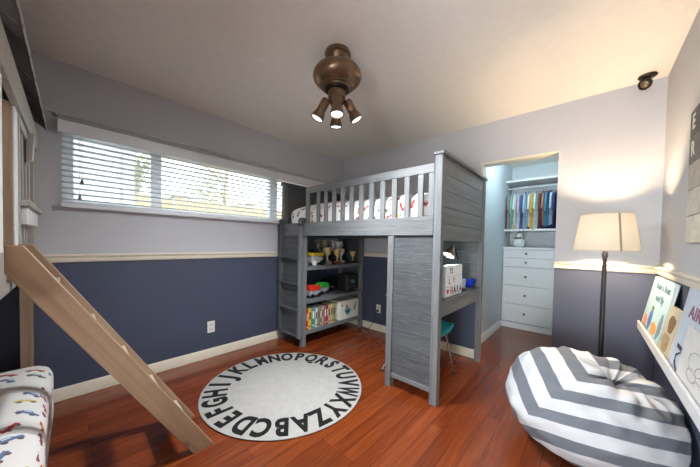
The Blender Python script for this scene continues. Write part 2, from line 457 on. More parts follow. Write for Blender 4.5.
build('cord', MB().tube([(-.03, -.72, .265)] + [(-.035 - .02 * sin(k / 12 * pi), -.72 + .02 * k, .265 - .26 * sin(min(1, k / 7) * pi / 2) + 0.003) for k in range(1, 13)], .004), M['black'], pl)

# ---------------------------------------------------------------- loft bed
XF, XB = -1.11, -.03        # front and wall faces
YN, YF = -.03, -2.025       # window end and foot end
lb = thing('loft_bed', 'grey-washed wooden loft bed with slatted guard rail, desk and shelves underneath', 'bed', (-.57, -1.0, 0))
GX, GY, GZ = M['grey_x'], M['grey_y'], M['grey_z']
pw = .062
def postbox(x0, x1, y0, y1, z1, mat=GZ):
    return build('post', MB().box(x0, x1, y0, y1, 0, z1), mat, lb, bevel=.004)
postbox(XF, XF + .055, YF, YF + .058, 1.845)             # foot front
postbox(XB - .055, XB, YF, YF + .05, 1.845)              # foot wall side
postbox(XF, XF + .055, YN - .058, YN, 1.88)              # head front
postbox(XB - .055, XB, YN - .05, YN, 1.88)
postbox(XF, XF + .05, -1.63, -1.575, 1.255)              # desk panel inner post
# foot end: planks
for i in range(5):
    z0 = 1.222 + i * .1245
    build('end_plank', MB().box(XF + .055, XB - .055, YF + .012, YF + .032, z0 + .002, z0 + .1235), GX, lb, bevel=.003)
build('end_cap', MB().box(XF - .012, XB + .005, YF - .016, YF + .066, 1.845, 1.868), GX, lb, bevel=.004)
# head end: planks
for i in range(4):
    z0 = 1.385 + i * .1245
    build('head_plank', MB().box(XF + .055, XB - .055, YN - .045, YN - .025, z0, z0 + .1245), M['dgrey_x'], lb, bevel=.003)  # backlit planks, their shade comes from the darker wood copy
build('head_cap', MB().box(XF - .012, XB + .005, YN - .066, YN + .012, 1.88, 1.902), M['dgrey_x'], lb, bevel=.004)
# side beams
build('side_rail', MB().box(XF - .004, XF + .022, YF + .058, YN, 1.258, 1.405), GY, lb, bevel=.004)
build('side_rail', MB().box(XB - .022, XB, YF + .05, YN - .05, 1.258, 1.405), GY, lb, bevel=.004)
build('end_rail', MB().box(XF + .055, XB - .055, YN - .03, YN - .005, 1.258, 1.384), M['dgrey_x'], lb, bevel=.004)
build('slat_base', MB().box(XF + .024, XB - .024, YF + .06, YN - .06, 1.27, 1.29), M['dgrey_x'], lb)
gr = build('guard_rail', MB().box(XF - .002, XF + .022, YF + .058, -.49, 1.722, 1.79), GY, lb, bevel=.004)
for y, wd in [(-.52, .06)] + [(-.690 - .1165 * i, .046) for i in range(11)]:
    build('slat', MB().box(XF + .002, XF + .02, y - wd / 2, y + wd / 2, 1.405, 1.722), GZ, gr, bevel=.003)
build('slat', MB().box(XF + .002, XF + .02, YF + .058, YF + .105, 1.405, 1.722), GZ, gr, bevel=.003)
bgr = build('wall_guard_rail', MB().box(XB - .02, XB, YF + .05, YN - .05, 1.66, 1.72), GY, lb, bevel=.004)
# desk side panels (front and wall side)
def desk_side(x, name):
    for i in range(9):
        z0 = .118 + i * .1255
        build(name, MB().box(x, x + .02, YF + .058, -1.63, z0, z0 + .1250), M['dgrey_y'], lb, bevel=.0008)
    build('bottom_rail', MB().box(x - .008, x + .026, YF + .058, -1.63, .085, .118), GY, lb, bevel=.003)
desk_side(XF + .014, 'desk_side_plank')
for i in range(9):
    z0 = .118 + i * .1255
    build('wall_side_plank', MB().box(XB - .03, XB - .012, YF + .05, -1.48, max(z0, .77) if z0 > .7 else z0, z0 + .1235), GY, lb, bevel=.002) if z0 > .7 else None
postbox(XB - .05, XB, -1.48, -1.43, 1.258)
build('desk_top', MB().box(XF + .034, XB - .03, YF + .004, -1.54, .742, .766), GX, lb, bevel=.003)
build('desk_apron', MB().box(XF + .055, XB - .055, YF + .008, YF + .028, .645, .742), GX, lb, bevel=.003)
# bookcase end under the head
BY = -.47
postbox(XF, XF + .052, BY, BY + .052, 1.258)
postbox(XB - .052, XB, BY, BY + .052, 1.258)
for z in (.913, .53, .175):
    build('shelf', MB().box(XF + .022, XB - .022, BY + .006, YN - .06, z - .045, z), GX, lb, bevel=.003)
for x in (XF + .002, XB - .022):
    for i in range(8):
        z0 = .1 + i * .1445
        build('bookcase_side_plank', MB().box(x, x + .02, BY + .052, YN - .058, z0 + .001, z0 + .1435), M['dgrey_y'], lb, bevel=.002)

# loft ladder hooked over the side rail
ll = thing('loft_ladder', 'grey ladder hooked on the loft bed beside the window wall', 'ladder', (-1.135, -.26, .1))
for ya, yb in ((-.468, -.425), (-.085, -.042)):
    s = MB().box(XF - .05, XF - .006, ya, yb, .105, 1.40)
    build('stile', s, GZ if ya < -.3 else M['dgrey_z'], ll, bevel=.006)  # far stile gets the shaded copy of the same wood
    k = MB()
    prof = [(XF - .05, 1.36), (XF - .05, 1.43), (XF - .038, 1.455), (XF - .012, 1.462), (XF + .018, 1.455), (XF + .032, 1.43), (XF + .032, 1.38), (XF + .026, 1.38), (XF + .026, 1.409), (XF - .005, 1.409), (XF - .005, 1.36)]
    k.prism([(x, ya - .003, z) for x, z in prof], (0, yb - ya + .006, 0))
    build('hook', k, M['dgrey_z'], ll, bevel=.003)
for z in (.135, .43, .725, 1.02):
    build('rung', MB().box(XF - .048, XF - .007, -.425, -.085, z - .022, z), M['dgrey_y'], ll, bevel=.003)

# bedding
CP = car_print()
def mattress(x0, x1, y0, y1, z0, z1, bulge=.03, r=.06, ny=40, nx=24, seed=0, drape=None):
    """soft closed box with rounded edges and a lightly rumpled top"""
    m = MB(); bmm = m.bm
    res = bmesh.ops.create_cube(bmm, size=1)
    bmesh.ops.subdivide_edges(bmm, edges=bmm.edges[:], cuts=15, use_grid_fill=True)
    for v in bmm.verts:
        p = v.co * 2                                     # -1..1
        q = Vector((p.x, p.y, p.z))
        hx, hy, hz = (x1 - x0) / 2, (y1 - y0) / 2, (z1 - z0) / 2
        w = Vector((q.x * hx, q.y * hy, q.z * hz))
        inner = Vector((max(-hx + r, min(hx - r, w.x)), max(-hy + r, min(hy - r, w.y)), max(-hz + r, min(hz - r, w.z))))
        d = w - inner
        if d.length > 1e-6: w = inner + d.normalized() * min(r, max(abs(d.x), abs(d.y), abs(d.z)))
        top = max(0, p.z)
        w.z += top * bulge * (1 - p.x ** 4) * (1 - p.y ** 6)
        nv = noise.noise(Vector((w.x * 3.2 + seed, w.y * 3.2, w.z * 3)))
        n2 = noise.noise(Vector((w.x * 9 + seed, w.y * 9, w.z * 9 + 4)))
        w.z += top * (.022 * nv + .008 * n2)
        if p.z < .999: w.x += (.014 * nv + .012 * n2) * p.x; w.y += .008 * nv * p.y
        v.co = w + Vector(((x0 + x1) / 2, (y0 + y1) / 2, (z0 + z1) / 2))
    for f_ in bmm.faces: f_.smooth = True
    return m
o = build('mattress', mattress(XF + .03, XB - .05, YF + .07, YN - .075, 1.291, 1.60, .03, .11, seed=3), CP, origin=(-.57, -1.03, 1.291), uv=True, sub=1)
tag(o, 'mattress in white car-print bedding on top of the loft bed', 'mattress')
def pillow(c, sx, sy, sz, R):
    m = MB(); R = R.to_4x4()
    def side(sg):
        def fn(u, v):
            a, b = 2 * u - 1, 2 * v - 1
            h = ((1 - a * a) * (1 - b * b)) ** .42
            k = 1 - .06 * (a * a + b * b) * .5
            p = Vector((a * sx * (1 - .07 * b * b), b * sy * (1 - .07 * a * a), sg * sz * h * (1 + .12 * noise.noise(Vector((a * 2, b * 2, sg))))))
            return Vector(c) + (R @ p)
        return fn
    m.sheet(side(1), 21, 15).sheet(side(-1), 21, 15)
    bmesh.ops.remove_doubles(m.bm, verts=m.bm.verts, dist=.0005)
    return m
o = build('pillow', pillow((-.72, -1.88, 1.735), .19, .10, .045, Matrix.Rotation(radians(-78), 3, 'X')), CP, origin=(-.72, -1.88, 1.56), uv=True)
tag(o, 'car-print pillow leaning against the foot end of the loft bed', 'pillow')
o = build('pillow', pillow((-.34, -1.7, 1.73), .15, .10, .045, Matrix.Rotation(radians(30), 3, 'Z') @ Matrix.Rotation(radians(-62), 3, 'X')), plain(140, 122, 108, .85), origin=(-.34, -1.7, 1.56))
tag(o, 'plain brown-grey cushion behind the guard rail of the loft bed', 'cushion')

# desk things
DT = .766
lx = thing('lightbox_sign', 'white letter lightbox standing on the loft desk', 'lightbox', (-.71, -1.955, DT))
build('case', MB().box(-.90, -.53, -1.985, -1.935, DT, 1.022), plain(232, 232, 232, .4), lx, bevel=.006)
build('face', MB().box(-.89, -.54, -1.988, -1.985, DT + .008, 1.012), emis('lit_panel', lin(232, 232, 232), .08), lx)
build('letter_rail', MB().box(-.885, -.545, -1.992, -1.988, .848, .853).box(-.885, -.545, -1.992, -1.988, .932, .937), plain(200, 200, 200, .3), lx)
def facing_south(x, y, z): return Matrix.Translation((x, y, z)) @ Matrix(((1, 0, 0, 0), (0, 0, -1, 0), (0, 1, 0, 0), (0, 0, 0, 1)))
def facing_north(x, y, z): return Matrix.Translation((x, y, z)) @ Matrix(((-1, 0, 0, 0), (0, 0, 1, 0), (0, 1, 0, 0), (0, 0, 0, 1)))
lt = MB()
lt.text('YS', .066, facing_south(-.795, -1.9895, .976), .001, .0006, 0)
lt.text('L', .066, facing_south(-.825, -1.9895, .893), .001, .0006, 0).text('Y', .066, facing_south(-.73, -1.9895, .893), .001, .0006, 1)
for k, (ch, mi) in enumerate((('H', 1), ('A', 2), ('R', 3), ('A', 1))): lt.text(ch, .078, facing_south(-.775 + .066 * k, -1.9895, .811), .003, .0006, mi)
heart = [(0, -.022), (.024, .004), (.022, .018), (.011, .022), (0, .012), (-.011, .022), (-.022, .018), (-.024, .004)]
lt.prism([(-.86 + a, -1.9905, .812 + b) for a, b in heart], (0, .001, 0), 1)
build('lettering', lt, [plain(96, 96, 100, .5), plain(206, 56, 72, .5), plain(44, 44, 50, .5), plain(60, 150, 140, .5)], lx)
dl = thing('desk_lamp', 'black jointed desk lamp behind the lightbox on the loft desk', 'lamp', (-.40, -1.90, DT))
build('base', MB().lathe([(.075, 0), (.075, .012), (.05, .024), (.012, .03)], (-.40, -1.90, DT)), M['black'], dl)
build('stem', MB().rod((-.40, -1.90, DT + .025), (-.40, -1.90, 1.065), .006), M['black'], dl)
build('arm', MB().tube([(-.40, -1.90, 1.06), (-.47, -1.91, 1.11), (-.57, -1.93, 1.17), (-.60, -1.94, 1.185), (-.64, -1.945, 1.18)], .006), M['black'], dl)
build('joint', MB().ball((-.40, -1.90, 1.065), .011), M['black'], dl)
hd = build('lamp_shade', MB().lathe([(.016, 0), (.02, .03), (.032, .05), (.052, .11), (.05, .11), (.03, .05)], (-.63, -1.945, 1.19), (-.52, .22, -.82), 24, cap=False), plain(120, 104, 86, .4, .5), dl)
build('bulb', MB().ball(Vector((-.63, -1.945, 1.19)) + Vector((-.52, .22, -.82)).normalized() * .055, .014), emis('desk_bulb', (1, .97, .9, 1), 1.2), dl)
o = build('bowl', MB().lathe([(.03, 0), (.055, .02), (.068, .05), (.072, .085), (.068, .085), (.06, .05), (.045, .02), (.002, .012)], (-.15, -1.915, DT), seg=28), plain(22, 52, 176, .3), origin=(-.15, -1.915, DT))
tag(o, 'bright blue bowl at the wall end of the loft desk', 'bowl')
o = build('cup', MB().lathe([(.024, 0), (.034, .09), (.031, .09), (.021, .006)], (-.255, -1.90, DT), seg=24), plain(190, 192, 196, .4), origin=(-.255, -1.90, DT))
tag(o, 'pale grey cup between the desk lamp and the blue bowl', 'cup')

# chair under the desk
ch = thing('desk_chair', 'teal shell chair with chrome legs pushed under the loft desk', 'chair', (-.66, -1.70, 0))
teal = plain(24, 120, 140, .35, name='teal_plastic')
def seat_fn(dz):
    def fn(u, v):
        a, b = 2 * u - 1, 2 * v - 1
        return Vector((-.66 + a * .215 * (1 - .06 * b * b), -1.70 + b * .21 * (1 - .06 * a * a), .435 + .025 * (abs(a) ** 3) - .03 * max(0, -b) ** 4 + dz - (.055 if dz < 0 and (abs(a) > .93) else 0)))
    return fn
sm = MB().sheet(seat_fn(0), 17, 17)
so = build('seat', sm, teal, ch); md = so.modifiers.new('th', 'SOLIDIFY'); md.thickness = .016; md.offset = -1
build('seat_edge', MB().tube([(-.445, -1.89, .435), (-.44, -1.8, .425), (-.44, -1.7, .42), (-.44, -1.6, .425), (-.445, -1.5, .44)], .02), teal, ch)
bm_ = MB().sheet(lambda u, v: Vector((-.66 + (2 * u - 1) * (.2 - .03 * v), -1.475 + .03 * (2 * u - 1) ** 2 * -1 + .07 * v, .47 + .17 * v)), 15, 9)
bo = build('backrest', bm_, teal, ch); md = bo.modifiers.new('th', 'SOLIDIFY'); md.thickness = .014
build('back_support', MB().tube([(-.80, -1.52, .42), (-.80, -1.47, .45), (-.80, -1.46, .52)], .008).tube([(-.52, -1.52, .42), (-.52, -1.47, .45), (-.52, -1.46, .52)], .008), M['chrome'], ch)
for ax, ay, bx, by in ((-.53, -1.84, -.50, -1.93), (-.79, -1.84, -.86, -1.90), (-.53, -1.58, -.49, -1.45), (-.79, -1.58, -.925, -1.42)):
    lg = build('leg', MB().rod((bx, by, .012), (ax, ay, .425), .010), M['chrome'], ch)
    build('foot_cap', MB().lathe([(.014, 0), (.014, .02)], (bx, by, 0)), M['black'], lg)

# ---------------------------------------------------------------- things on the shelves
Z1, Z2, Z3 = .913, .53, .175
tk = thing('toy_digger', 'toy truck with a yellow top at the left end of the trophy shelf', 'toy truck', (-.86, -.37, Z1))
build('tank', MB().box(-.945, -.775, -.43, -.31, Z1 + .03, Z1 + .115), plain(168, 170, 168, .25), tk, bevel=.012)
build('lid', MB().box(-.955, -.765, -.435, -.305, Z1 + .115, Z1 + .155), plain(216, 186, 40, .4), tk, bevel=.008)
build('cab', MB().box(-.90, -.82, -.41, -.33, Z1 + .155, Z1 + .195), M['black'], tk, bevel=.012)
for x in (-.92, -.80):
    for y in (-.435, -.315): build('wheel', MB().lathe([(.03, 0), (.03, .02)], (x, y + .01, Z1 + .031), (0, -1, 0), 20), plain(216, 214, 206, .5) if x < -.9 else M['black'], tk)
gold = plain(226, 198, 124, .3, .15, name='gold_plastic'); silver = plain(222, 222, 218, .3, .1, name='silver_plastic'); marble = plain(46, 42, 40, .3)
def trophy(x, y, h, mat, label, kind='cup', basem=marble):
    t_ = thing('trophy', label, 'trophy', (x, y, Z1), 0, 'trophies on the top shelf')
    b = h * .2; r = h * .19
    build('base', MB().box(x - r, x + r, y - r, y + r, Z1, Z1 + b), basem, t_, bevel=.004)
    if kind == 'cup':
        build('column', MB().lathe([(r * .5, 0), (r * .25, h * .12), (r * .25, h * .28), (r * .5, h * .32)], (x, y, Z1 + b)), mat, t_)
        c = build('cup', MB().lathe([(r * .3, 0), (r * .9, h * .12), (r * 1.05, h * .3), (r * 1.15, h * .46), (r * 1.0, h * .46), (r * .8, h * .2)], (x, y, Z1 + b + h * .32)), mat, t_)
        for s in (-1, 1): build('handle', MB().tube([(x + s * r * .9, y, Z1 + b + h * .45), (x + s * r * 1.7, y, Z1 + b + h * .55), (x + s * r * 1.75, y, Z1 + b + h * .68), (x + s * r * 1.05, y, Z1 + b + h * .74)], r * .13, 8), mat, c)
    else:
        build('column', MB().lathe([(r * .55, 0), (r * .4, h * .05), (r * .4, h * .28), (r * .6, h * .32)], (x, y, Z1 + b)), basem, t_)
        z = Z1 + b + h * .32
        g = MB().tube([(x - r * .3, y, z), (x - r * .2, y, z + h * .12), (x, y, z + h * .22)], r * .2, 8).tube([(x + r * .3, y, z), (x + r * .22, y, z + h * .12), (x, y, z + h * .22)], r * .2, 8)
        g.tube([(x, y, z + h * .2), (x, y, z + h * .3), (x, y, z + h * .36)], r * .34, 10).ball((x, y, z + h * .43), r * .28)
        g.tube([(x - r * .2, y, z + h * .34), (x - r * .8, y, z + h * .4), (x - r * .9, y, z + h * .48)], r * .14, 8).tube([(x + r * .2, y, z + h * .34), (x + r * .75, y, z + h * .28), (x + r * .8, y, z + h * .2)], r * .14, 8)
        build('figure', g, mat, t_)
    return t_
trophy(-.70, -.25, .30, plain(150, 142, 120, .35, .2), 'dark trophy standing behind the yellow-topped toy truck', 'fig')
trophy(-.58, -.24, .31, plain(106, 102, 92, .35, .2), 'tall dark trophy in the back row, second from the left', 'cup')
trophy(-.42, -.24, .31, silver, 'tall silver figure trophy in the back row', 'fig')
trophy(-.29, -.21, .30, plain(216, 216, 206, .4), 'tall white cup trophy at the back right of the group', 'cup')
trophy(-.64, -.36, .215, plain(226, 214, 150, .3, .1), 'pale gold cup trophy right beside the yellow-topped toy truck', 'cup', plain(150, 140, 140, .4))
trophy(-.47, -.37, .195, gold, 'short gold cup trophy at the front of the trophy group', 'cup', plain(150, 96, 70, .4))
trophy(-.355, -.33, .20, plain(232, 224, 190, .35, .1), 'cream-gold cup trophy at the front, right of the short gold one', 'cup', plain(196, 186, 160, .4))
trophy(-.155, -.37, .165, gold, 'smallest gold trophy standing alone at the right end', 'cup', plain(60, 70, 40, .4))

def toy_car(x, y, label, col, glassy=False, L=.17, name='toy_truck', z=Z2, rz=.25):
    t_ = thing(name, label, 'toy truck', (x, y, z), rz, 'toy trucks on the middle shelf')
    build('chassis', MB().box(-L / 2, L / 2, -.045, .045, .025, .085), plain(150, 150, 158, .3), t_, local=True, bevel=.006)
    build('body', MB().prism([(-L / 2, -.05, .085), (L / 2, -.05, .085), (L / 2, -.05, .125), (L * .28, -.05, .145), (-L * .42, -.05, .15), (-L / 2, -.05, .125)], (0, .1, 0)), col, t_, local=True, bevel=.006)
    for wx in (-L * .34, L * .34):
        for wy in (-.052, .038): build('wheel', MB().lathe([(.025, 0), (.025, .016)], (wx, wy + .015, .0255), (0, -1, 0), 18), M['black'], t_, local=True)
    return t_
toy_car(-.885, -.38, 'red-topped toy truck on the left of the middle shelf', plain(206, 52, 32, .35), rz=.1)
toy_car(-.665, -.30, 'green-topped toy truck behind the red one on the middle shelf', plain(50, 166, 60, .35), rz=.1)
o = thing('toy_helmet', 'black round toy helmet at the back of the middle shelf', 'helmet', (-.46, -.16, Z2))
build('shell', MB().lathe([(.085, 0), (.092, .04), (.088, .1), (.065, .15), (.03, .175), (.002, .18)], (-.46, -.16, Z2)), plain(20, 22, 28, .25), o)
build('visor', MB().box(-.52, -.40, -.27, -.235, Z2 + .05, Z2 + .075), plain(90, 96, 104, .2), o, bevel=.006)
bx = thing('black_case', 'black box with a small teal mark on the middle shelf', 'box', (-.19, -.33, Z2))
build('body', MB().box(-.335, -.09, -.43, -.23, Z2, Z2 + .23), plain(34, 32, 34, .55), bx, bevel=.03)
lg = MB().text('Ga', .06, facing_south(-.215, -.4305, Z2 + .135), .002, .0008)
build('mark', lg, plain(60, 170, 160, .5), bx)
build('tag', MB().box(-.17, -.12, -.4325, -.4295, Z2 + .018, Z2 + .03), plain(196, 180, 60, .5), bx)
# books on the bottom shelf
bks = [(.026, .235, (190, 50, 36), 'orange-red book at the left end of the bottom shelf row'),
       (.040, .245, (226, 184, 52), 'thick yellow book second from the left on the bottom shelf'),
       (.052, .250, (62, 132, 140), 'thick teal book beside the yellow one on the bottom shelf'),
       (.030, .225, (214, 208, 200), 'white-spined book right of the thick teal book'),
       (.022, .235, (150, 138, 118), 'thin taupe book right of the white-spined book'),
       (.030, .232, (116, 120, 96), 'olive green book in the middle of the bottom shelf row'),
       (.026, .236, (188, 178, 160), 'beige book right of the olive green one'),
       (.034, .232, (192, 84, 72), 'brick red book in the middle of the bottom shelf row'),
       (.024, .236, (84, 60, 56), 'thin dark brown book right of the brick red one'),
       (.030, .228, (206, 160, 150), 'pink book right of the thin dark brown one'),
       (.034, .240, (204, 184, 108), 'pale yellow book before the white picture box'),
       (.040, .236, (150, 150, 116), 'sage green book against the white picture box')]
x = -1.03
for wd, h, col, lbl in bks:
    b = thing('book', lbl, 'book', (x + wd / 2, -.36, Z3), 0, 'books on the bottom shelf')
    dpt = random.uniform(.15, .17)
    cov = plain(*col, .5)
    yb = BY + .03 + random.uniform(0, .008)
    build('cover', MB().box(x + .0005, x + .003, yb, yb + dpt, Z3, Z3 + h).box(x + wd - .003, x + wd - .0005, yb, yb + dpt, Z3, Z3 + h).box(x + .003, x + wd - .003, yb, yb + .003, Z3, Z3 + h), cov, b)
    build('pages', MB().box(x + .003, x + wd - .003, yb + .003, yb + dpt - .005, Z3 + .003, Z3 + h - .004), plain(226, 218, 200, .8), b)
    tc = plain(40, 40, 44, .6) if sum(col) > 380 else plain(230, 226, 216, .6)
    build('spine_title', MB().box(x + wd * .25, x + wd * .75, yb - .0006, yb + .0004, Z3 + h * .45, Z3 + h * .8), tc, b)
    build('spine_band', MB().box(x + wd * .2, x + wd * .8, yb - .0006, yb + .0004, Z3 + h * .1, Z3 + h * .16), tc, b)
    x += wd + .013 if False else wd + .008
pb = thing('picture_box', 'white cardboard box with a teal creature picture at the end of the book row', 'box', (-.28, -.36, Z3))
build('carton', MB().box(-.475, -.10, -.445, -.18, Z3, Z3 + .245), plain(226, 222, 208, .6), pb, bevel=.004)
pc = MB()
cxp, czp = -.325, Z3 + .10
pc.prism([(cxp + .058 * cos(a) * (1 + .15 * sin(3 * a)), -.4462, czp + .05 * sin(a)) for a in [k * pi / 12 for k in range(24)]], (0, .001, 0), 0)
pc.prism([(cxp - .02 + .022 * cos(a), -.4466, czp + .06 + .028 * sin(a)) for a in [k * pi / 8 for k in range(16)]], (0, .0012, 0), 1)
pc.prism([(cxp + a, -.4468, czp + b) for a, b in ((-.035, -.01), (.03, -.022), (.036, .006), (-.02, .016))], (0, .0015, 0), 2)
pc3 = MB(); pc3.prism([(-.185 + a, -.4462, Z3 + .14 + b) for a, b in ((-.03, -.04), (.018, -.03), (.03, .05), (.012, .055), (-.012, .0))], (0, .001, 0), 3)
pc4 = MB(); pc4.prism([(-.43 + .014 * cos(a), -.4462, Z3 + .185 + .014 * sin(a)) for a in [k * pi / 6 for k in range(12)]], (0, .001, 0), 2)
PM = [plain(60, 160, 170, .6), plain(170, 110, 80, .6), plain(40, 60, 70, .6), plain(110, 150, 130, .6)]
for q_ in (pc, pc3, pc4): build('picture', q_, PM, pb)

# ---------------------------------------------------------------- rug
rc = (-1.70, -.99)
rg = MB().lathe([(.60, 0), (.628, .002), (.632, .007), (.625, .011), (.002, .011)], (rc[0], rc[1], .001), seg=96)
LW = {'W': .58, 'M': .66, 'I': 1, 'J': 1, 'L': .9, 'Q': .72, 'O': .72, 'C': .8, 'G': .74, 'D': .78, 'H': .78, 'N': .76, 'X': .78, 'V': .8}
for i in range(26):
    a = radians(-113 - i * 360 / 26); r = .517
    p = Vector((rc[0] + r * cos(a), rc[1] + r * sin(a), .0125))
    rg.text(chr(65 + i), .225, Matrix.Translation(p) @ Matrix.Rotation(a - pi / 2, 4, 'Z') @ Matrix.Scale(.88 * LW.get(chr(65 + i), .8), 4, (1, 0, 0)), .0095, .0006, 1)
o = build('alphabet_rug', rg, [plain(166, 163, 158, .9, bump=.3), plain(9, 9, 10, 1)], origin=(rc[0], rc[1], 0))
tag(o, 'round white rug with the alphabet in black around its edge', 'rug')

# ---------------------------------------------------------------- bunk bed on the left
bb = thing('bunk_bed', 'wooden house bunk bed with dark shingled roof at the left wall', 'bunk bed', (-3.085, -.03, 0), -.033)
PZ, PX, PY, WW = M['pine_z'], M['pine_x'], M['pine_y'], M['white_wood']
def B(name, mb, mat, par=None, bev=.003): return build(name, mb, mat, par or bb, local=True, bevel=bev)
for y0_, y1_ in ((-.09, 0), (-.90, -.81), (-1.30, -1.215), (-2.25, -2.16)):
    B('post', MB().box(-.055, 0, y0_, y1_, 0 if y0_ in (-.09, -2.25) else .99, 1.78), PZ)
for y0_, y1_ in ((-.09, 0), (-2.25, -2.16)): B('post', MB().box(-1.06, -1.0, y0_, y1_, 0, 1.9), PZ)
for zz in (.97,): B('side_rail', MB().box(-.05, -.02, -2.16, -.09, .93, 1.135), WW)
B('side_rail', MB().box(-1.05, -1.02, -2.16, -.09, .95, 1.135), PY)
B('end_rail', MB().box(-1.0, -.055, -.07, -.04, .93, 1.135), WW); B('end_rail', MB().box(-1.0, -.055, -2.22, -2.19, .93, 1.135), WW)
B('platform', MB().box(-1.02, -.05, -2.19, -.07, .99, 1.01), PX)
B('fascia', MB().box(-.004, .022, -2.25, .0, 1.765, 1.90), WW)
B('fascia_return', MB().box(-1.06, -.004, -.02, 0, 1.78, 1.90), WW)
# facade beyond the ladder opening: window frame, sill box, bars
wf = B('window_frame', MB().box(-.03, .012, -.81, -.775, 1.135, 1.765).box(-.03, .012, -.125, -.09, 1.135, 1.765).box(-.03, .012, -.775, -.125, 1.72, 1.765), WW)
for y in (-.60, -.44, -.28): B('mullion', MB().box(-.024, .006, y - .012, y + .012, 1.375, 1.72), WW, wf)
B('sill', MB().box(-.03, .045, -.80, -.10, 1.335, 1.365), WW, wf)
B('planter_box', MB().box(-.01, .03, -.74, -.16, 1.25, 1.334), M['white_tread'])
for k in range(6): B('bar', MB().box(-.03, -.008, -.72 + k * .115 - .02, -.72 + k * .115 + .02, 1.135, 1.334), WW)
B('panel', MB().box(-.045, -.02, -2.16, -1.30, 1.135, 1.40), PY)
B('window_panel', MB().box(-.036, -.03, -.775, -.125, 1.366, 1.72), PZ)
for y0_, y1_ in ((-.90, -.81), (-1.30, -1.215)): B('lit_edge', MB().box(0, .008, y0_ + .004, y1_ - .004, 1.13, 1.765), M['white_tread'])  # white strips stand in for window light on the post edges
B('corbel', MB().prism([(.006, -.48, 1.60), (.006, -.48, 1.765), (.04, -.48, 1.765), (.03, -.48, 1.62)], (0, .07, 0)), WW)
# roof of overlapping boards running down the slope
def slope_x(t, off): return (.062 - .53 * t, 1.925 + .40 * t + off)
for side in (0, 1):
    rf = MB(); rt = None
    n = 20
    for k in range(n):
        y = -.005 - k * .116
        m = MB(); a = slope_x(0, 0); b = slope_x(1, 0); th = .022
        if side == 0: pts = [(a[0], a[1]), (b[0], b[1]), (b[0], b[1] + th), (a[0] + .003, a[1] + th)]
        else: pts = [(-1.06 - a[0] + .124 - .124, a[1]), (-1.06 - b[0] + .124 - .126, b[1]), (-1.06 - b[0] - .002, b[1] + th), (-1.06 - a[0], a[1] + th)]
        lift = .006 * (k % 2)
        m.prism([(p[0], y, p[1] + lift) for p in pts], (0, -.113, 0))
        m.bm.faces.ensure_lookup_table()
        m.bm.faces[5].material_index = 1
        B('roof_board', m, [M['roof'], M['roof_end_lit']], bev=.002)
B('ridge_beam', MB().box(-.56, -.50, -2.25, 0, 2.24, 2.32), PY)
for y in (-.02, -.85, -1.25, -2.22):
    B('rafter', MB().prism([(-.03, y - .02, 1.80), (-.03, y - .02, 1.9), (-.48, y - .02, 2.25), (-.48, y - .02, 2.16)], (0, .04, 0)), PX)
o = build('mattress', mattress(-.98, .098, -2.13, -.21, .04, .408, .02, .09, seed=11), CP, uv=True, sub=1)
o.location = (-3.085, -.03, 0); o.rotation_euler = (0, 0, -.033)
tag(o, 'car-print covered mattress on the lower bunk beside the pine ladder', 'mattress')
o = build('mattress', mattress(-.99, -.06, -2.15, -.1, 1.011, 1.13, .015, .05, seed=5), CP, uv=True)
o.location = (-3.085, -.03, 0); o.rotation_euler = (0, 0, -.033)
tag(o, 'thin mattress on the upper bunk behind its white rail', 'mattress')

# bunk ladder with two wide stringers
bl_ = thing('bunk_ladder', 'pine step ladder slanting from the upper bunk down to the wood floor', 'ladder', (-2.365, -1.234, 0), -.033)
run = .72; top = 1.155
def stringer(y0_):
    # profile in local xz: foot flat on floor, top flat, back cut upright
    pts = [(0, 0), (-.107, 0), (-.755, 1.05), (-.755, top), (-.708, top)]
    return MB().prism([(x_, y0_, z_) for x_, z_ in pts], (0, .036, 0))
def sloped_pine():
    t = NT('knotty_pine_sloped'); co = t.coords()
    v = t.mapping(co, (1, 1, 1), (0, math.atan2(1.155, -.708) * 1, 0))
    n1 = t.noise(t.mapping(v, (.8, 14, 14)), 1.5, 5, .55, .8)
    c = t.ramp(n1, [(.3, lin(136, 108, 84)), (.5, lin(154, 126, 100)), (.7, lin(168, 140, 113))])
    vo = t.new('ShaderNodeTexVoronoi'); t.link(t.mapping(v, (3.0, 5, 7)), vo.inputs['Vector']); vo.inputs['Scale'].default_value = 1.5
    k = t.ramp(vo.outputs['Distance'], [(.08, (1, 1, 1, 1)), (.19, (0, 0, 0, 1))])
    t.base(t.mix(t.math('MULTIPLY', k, .8), c, lin(92, 58, 36))); t.set(.5); return t.m
SP = sloped_pine()
build('stringer', stringer(0), SP, bl_, local=True, bevel=.003)
build('stringer', stringer(.345), SP, bl_, local=True, bevel=.003)
for z in (.16, .37, .58, .785, .99):
    xf = -.708 * z / top
    build('tread', MB().box(xf - .102, xf - .012, .036, .345, z - .022, z), M['tread'], bl_, local=True, bevel=.002)

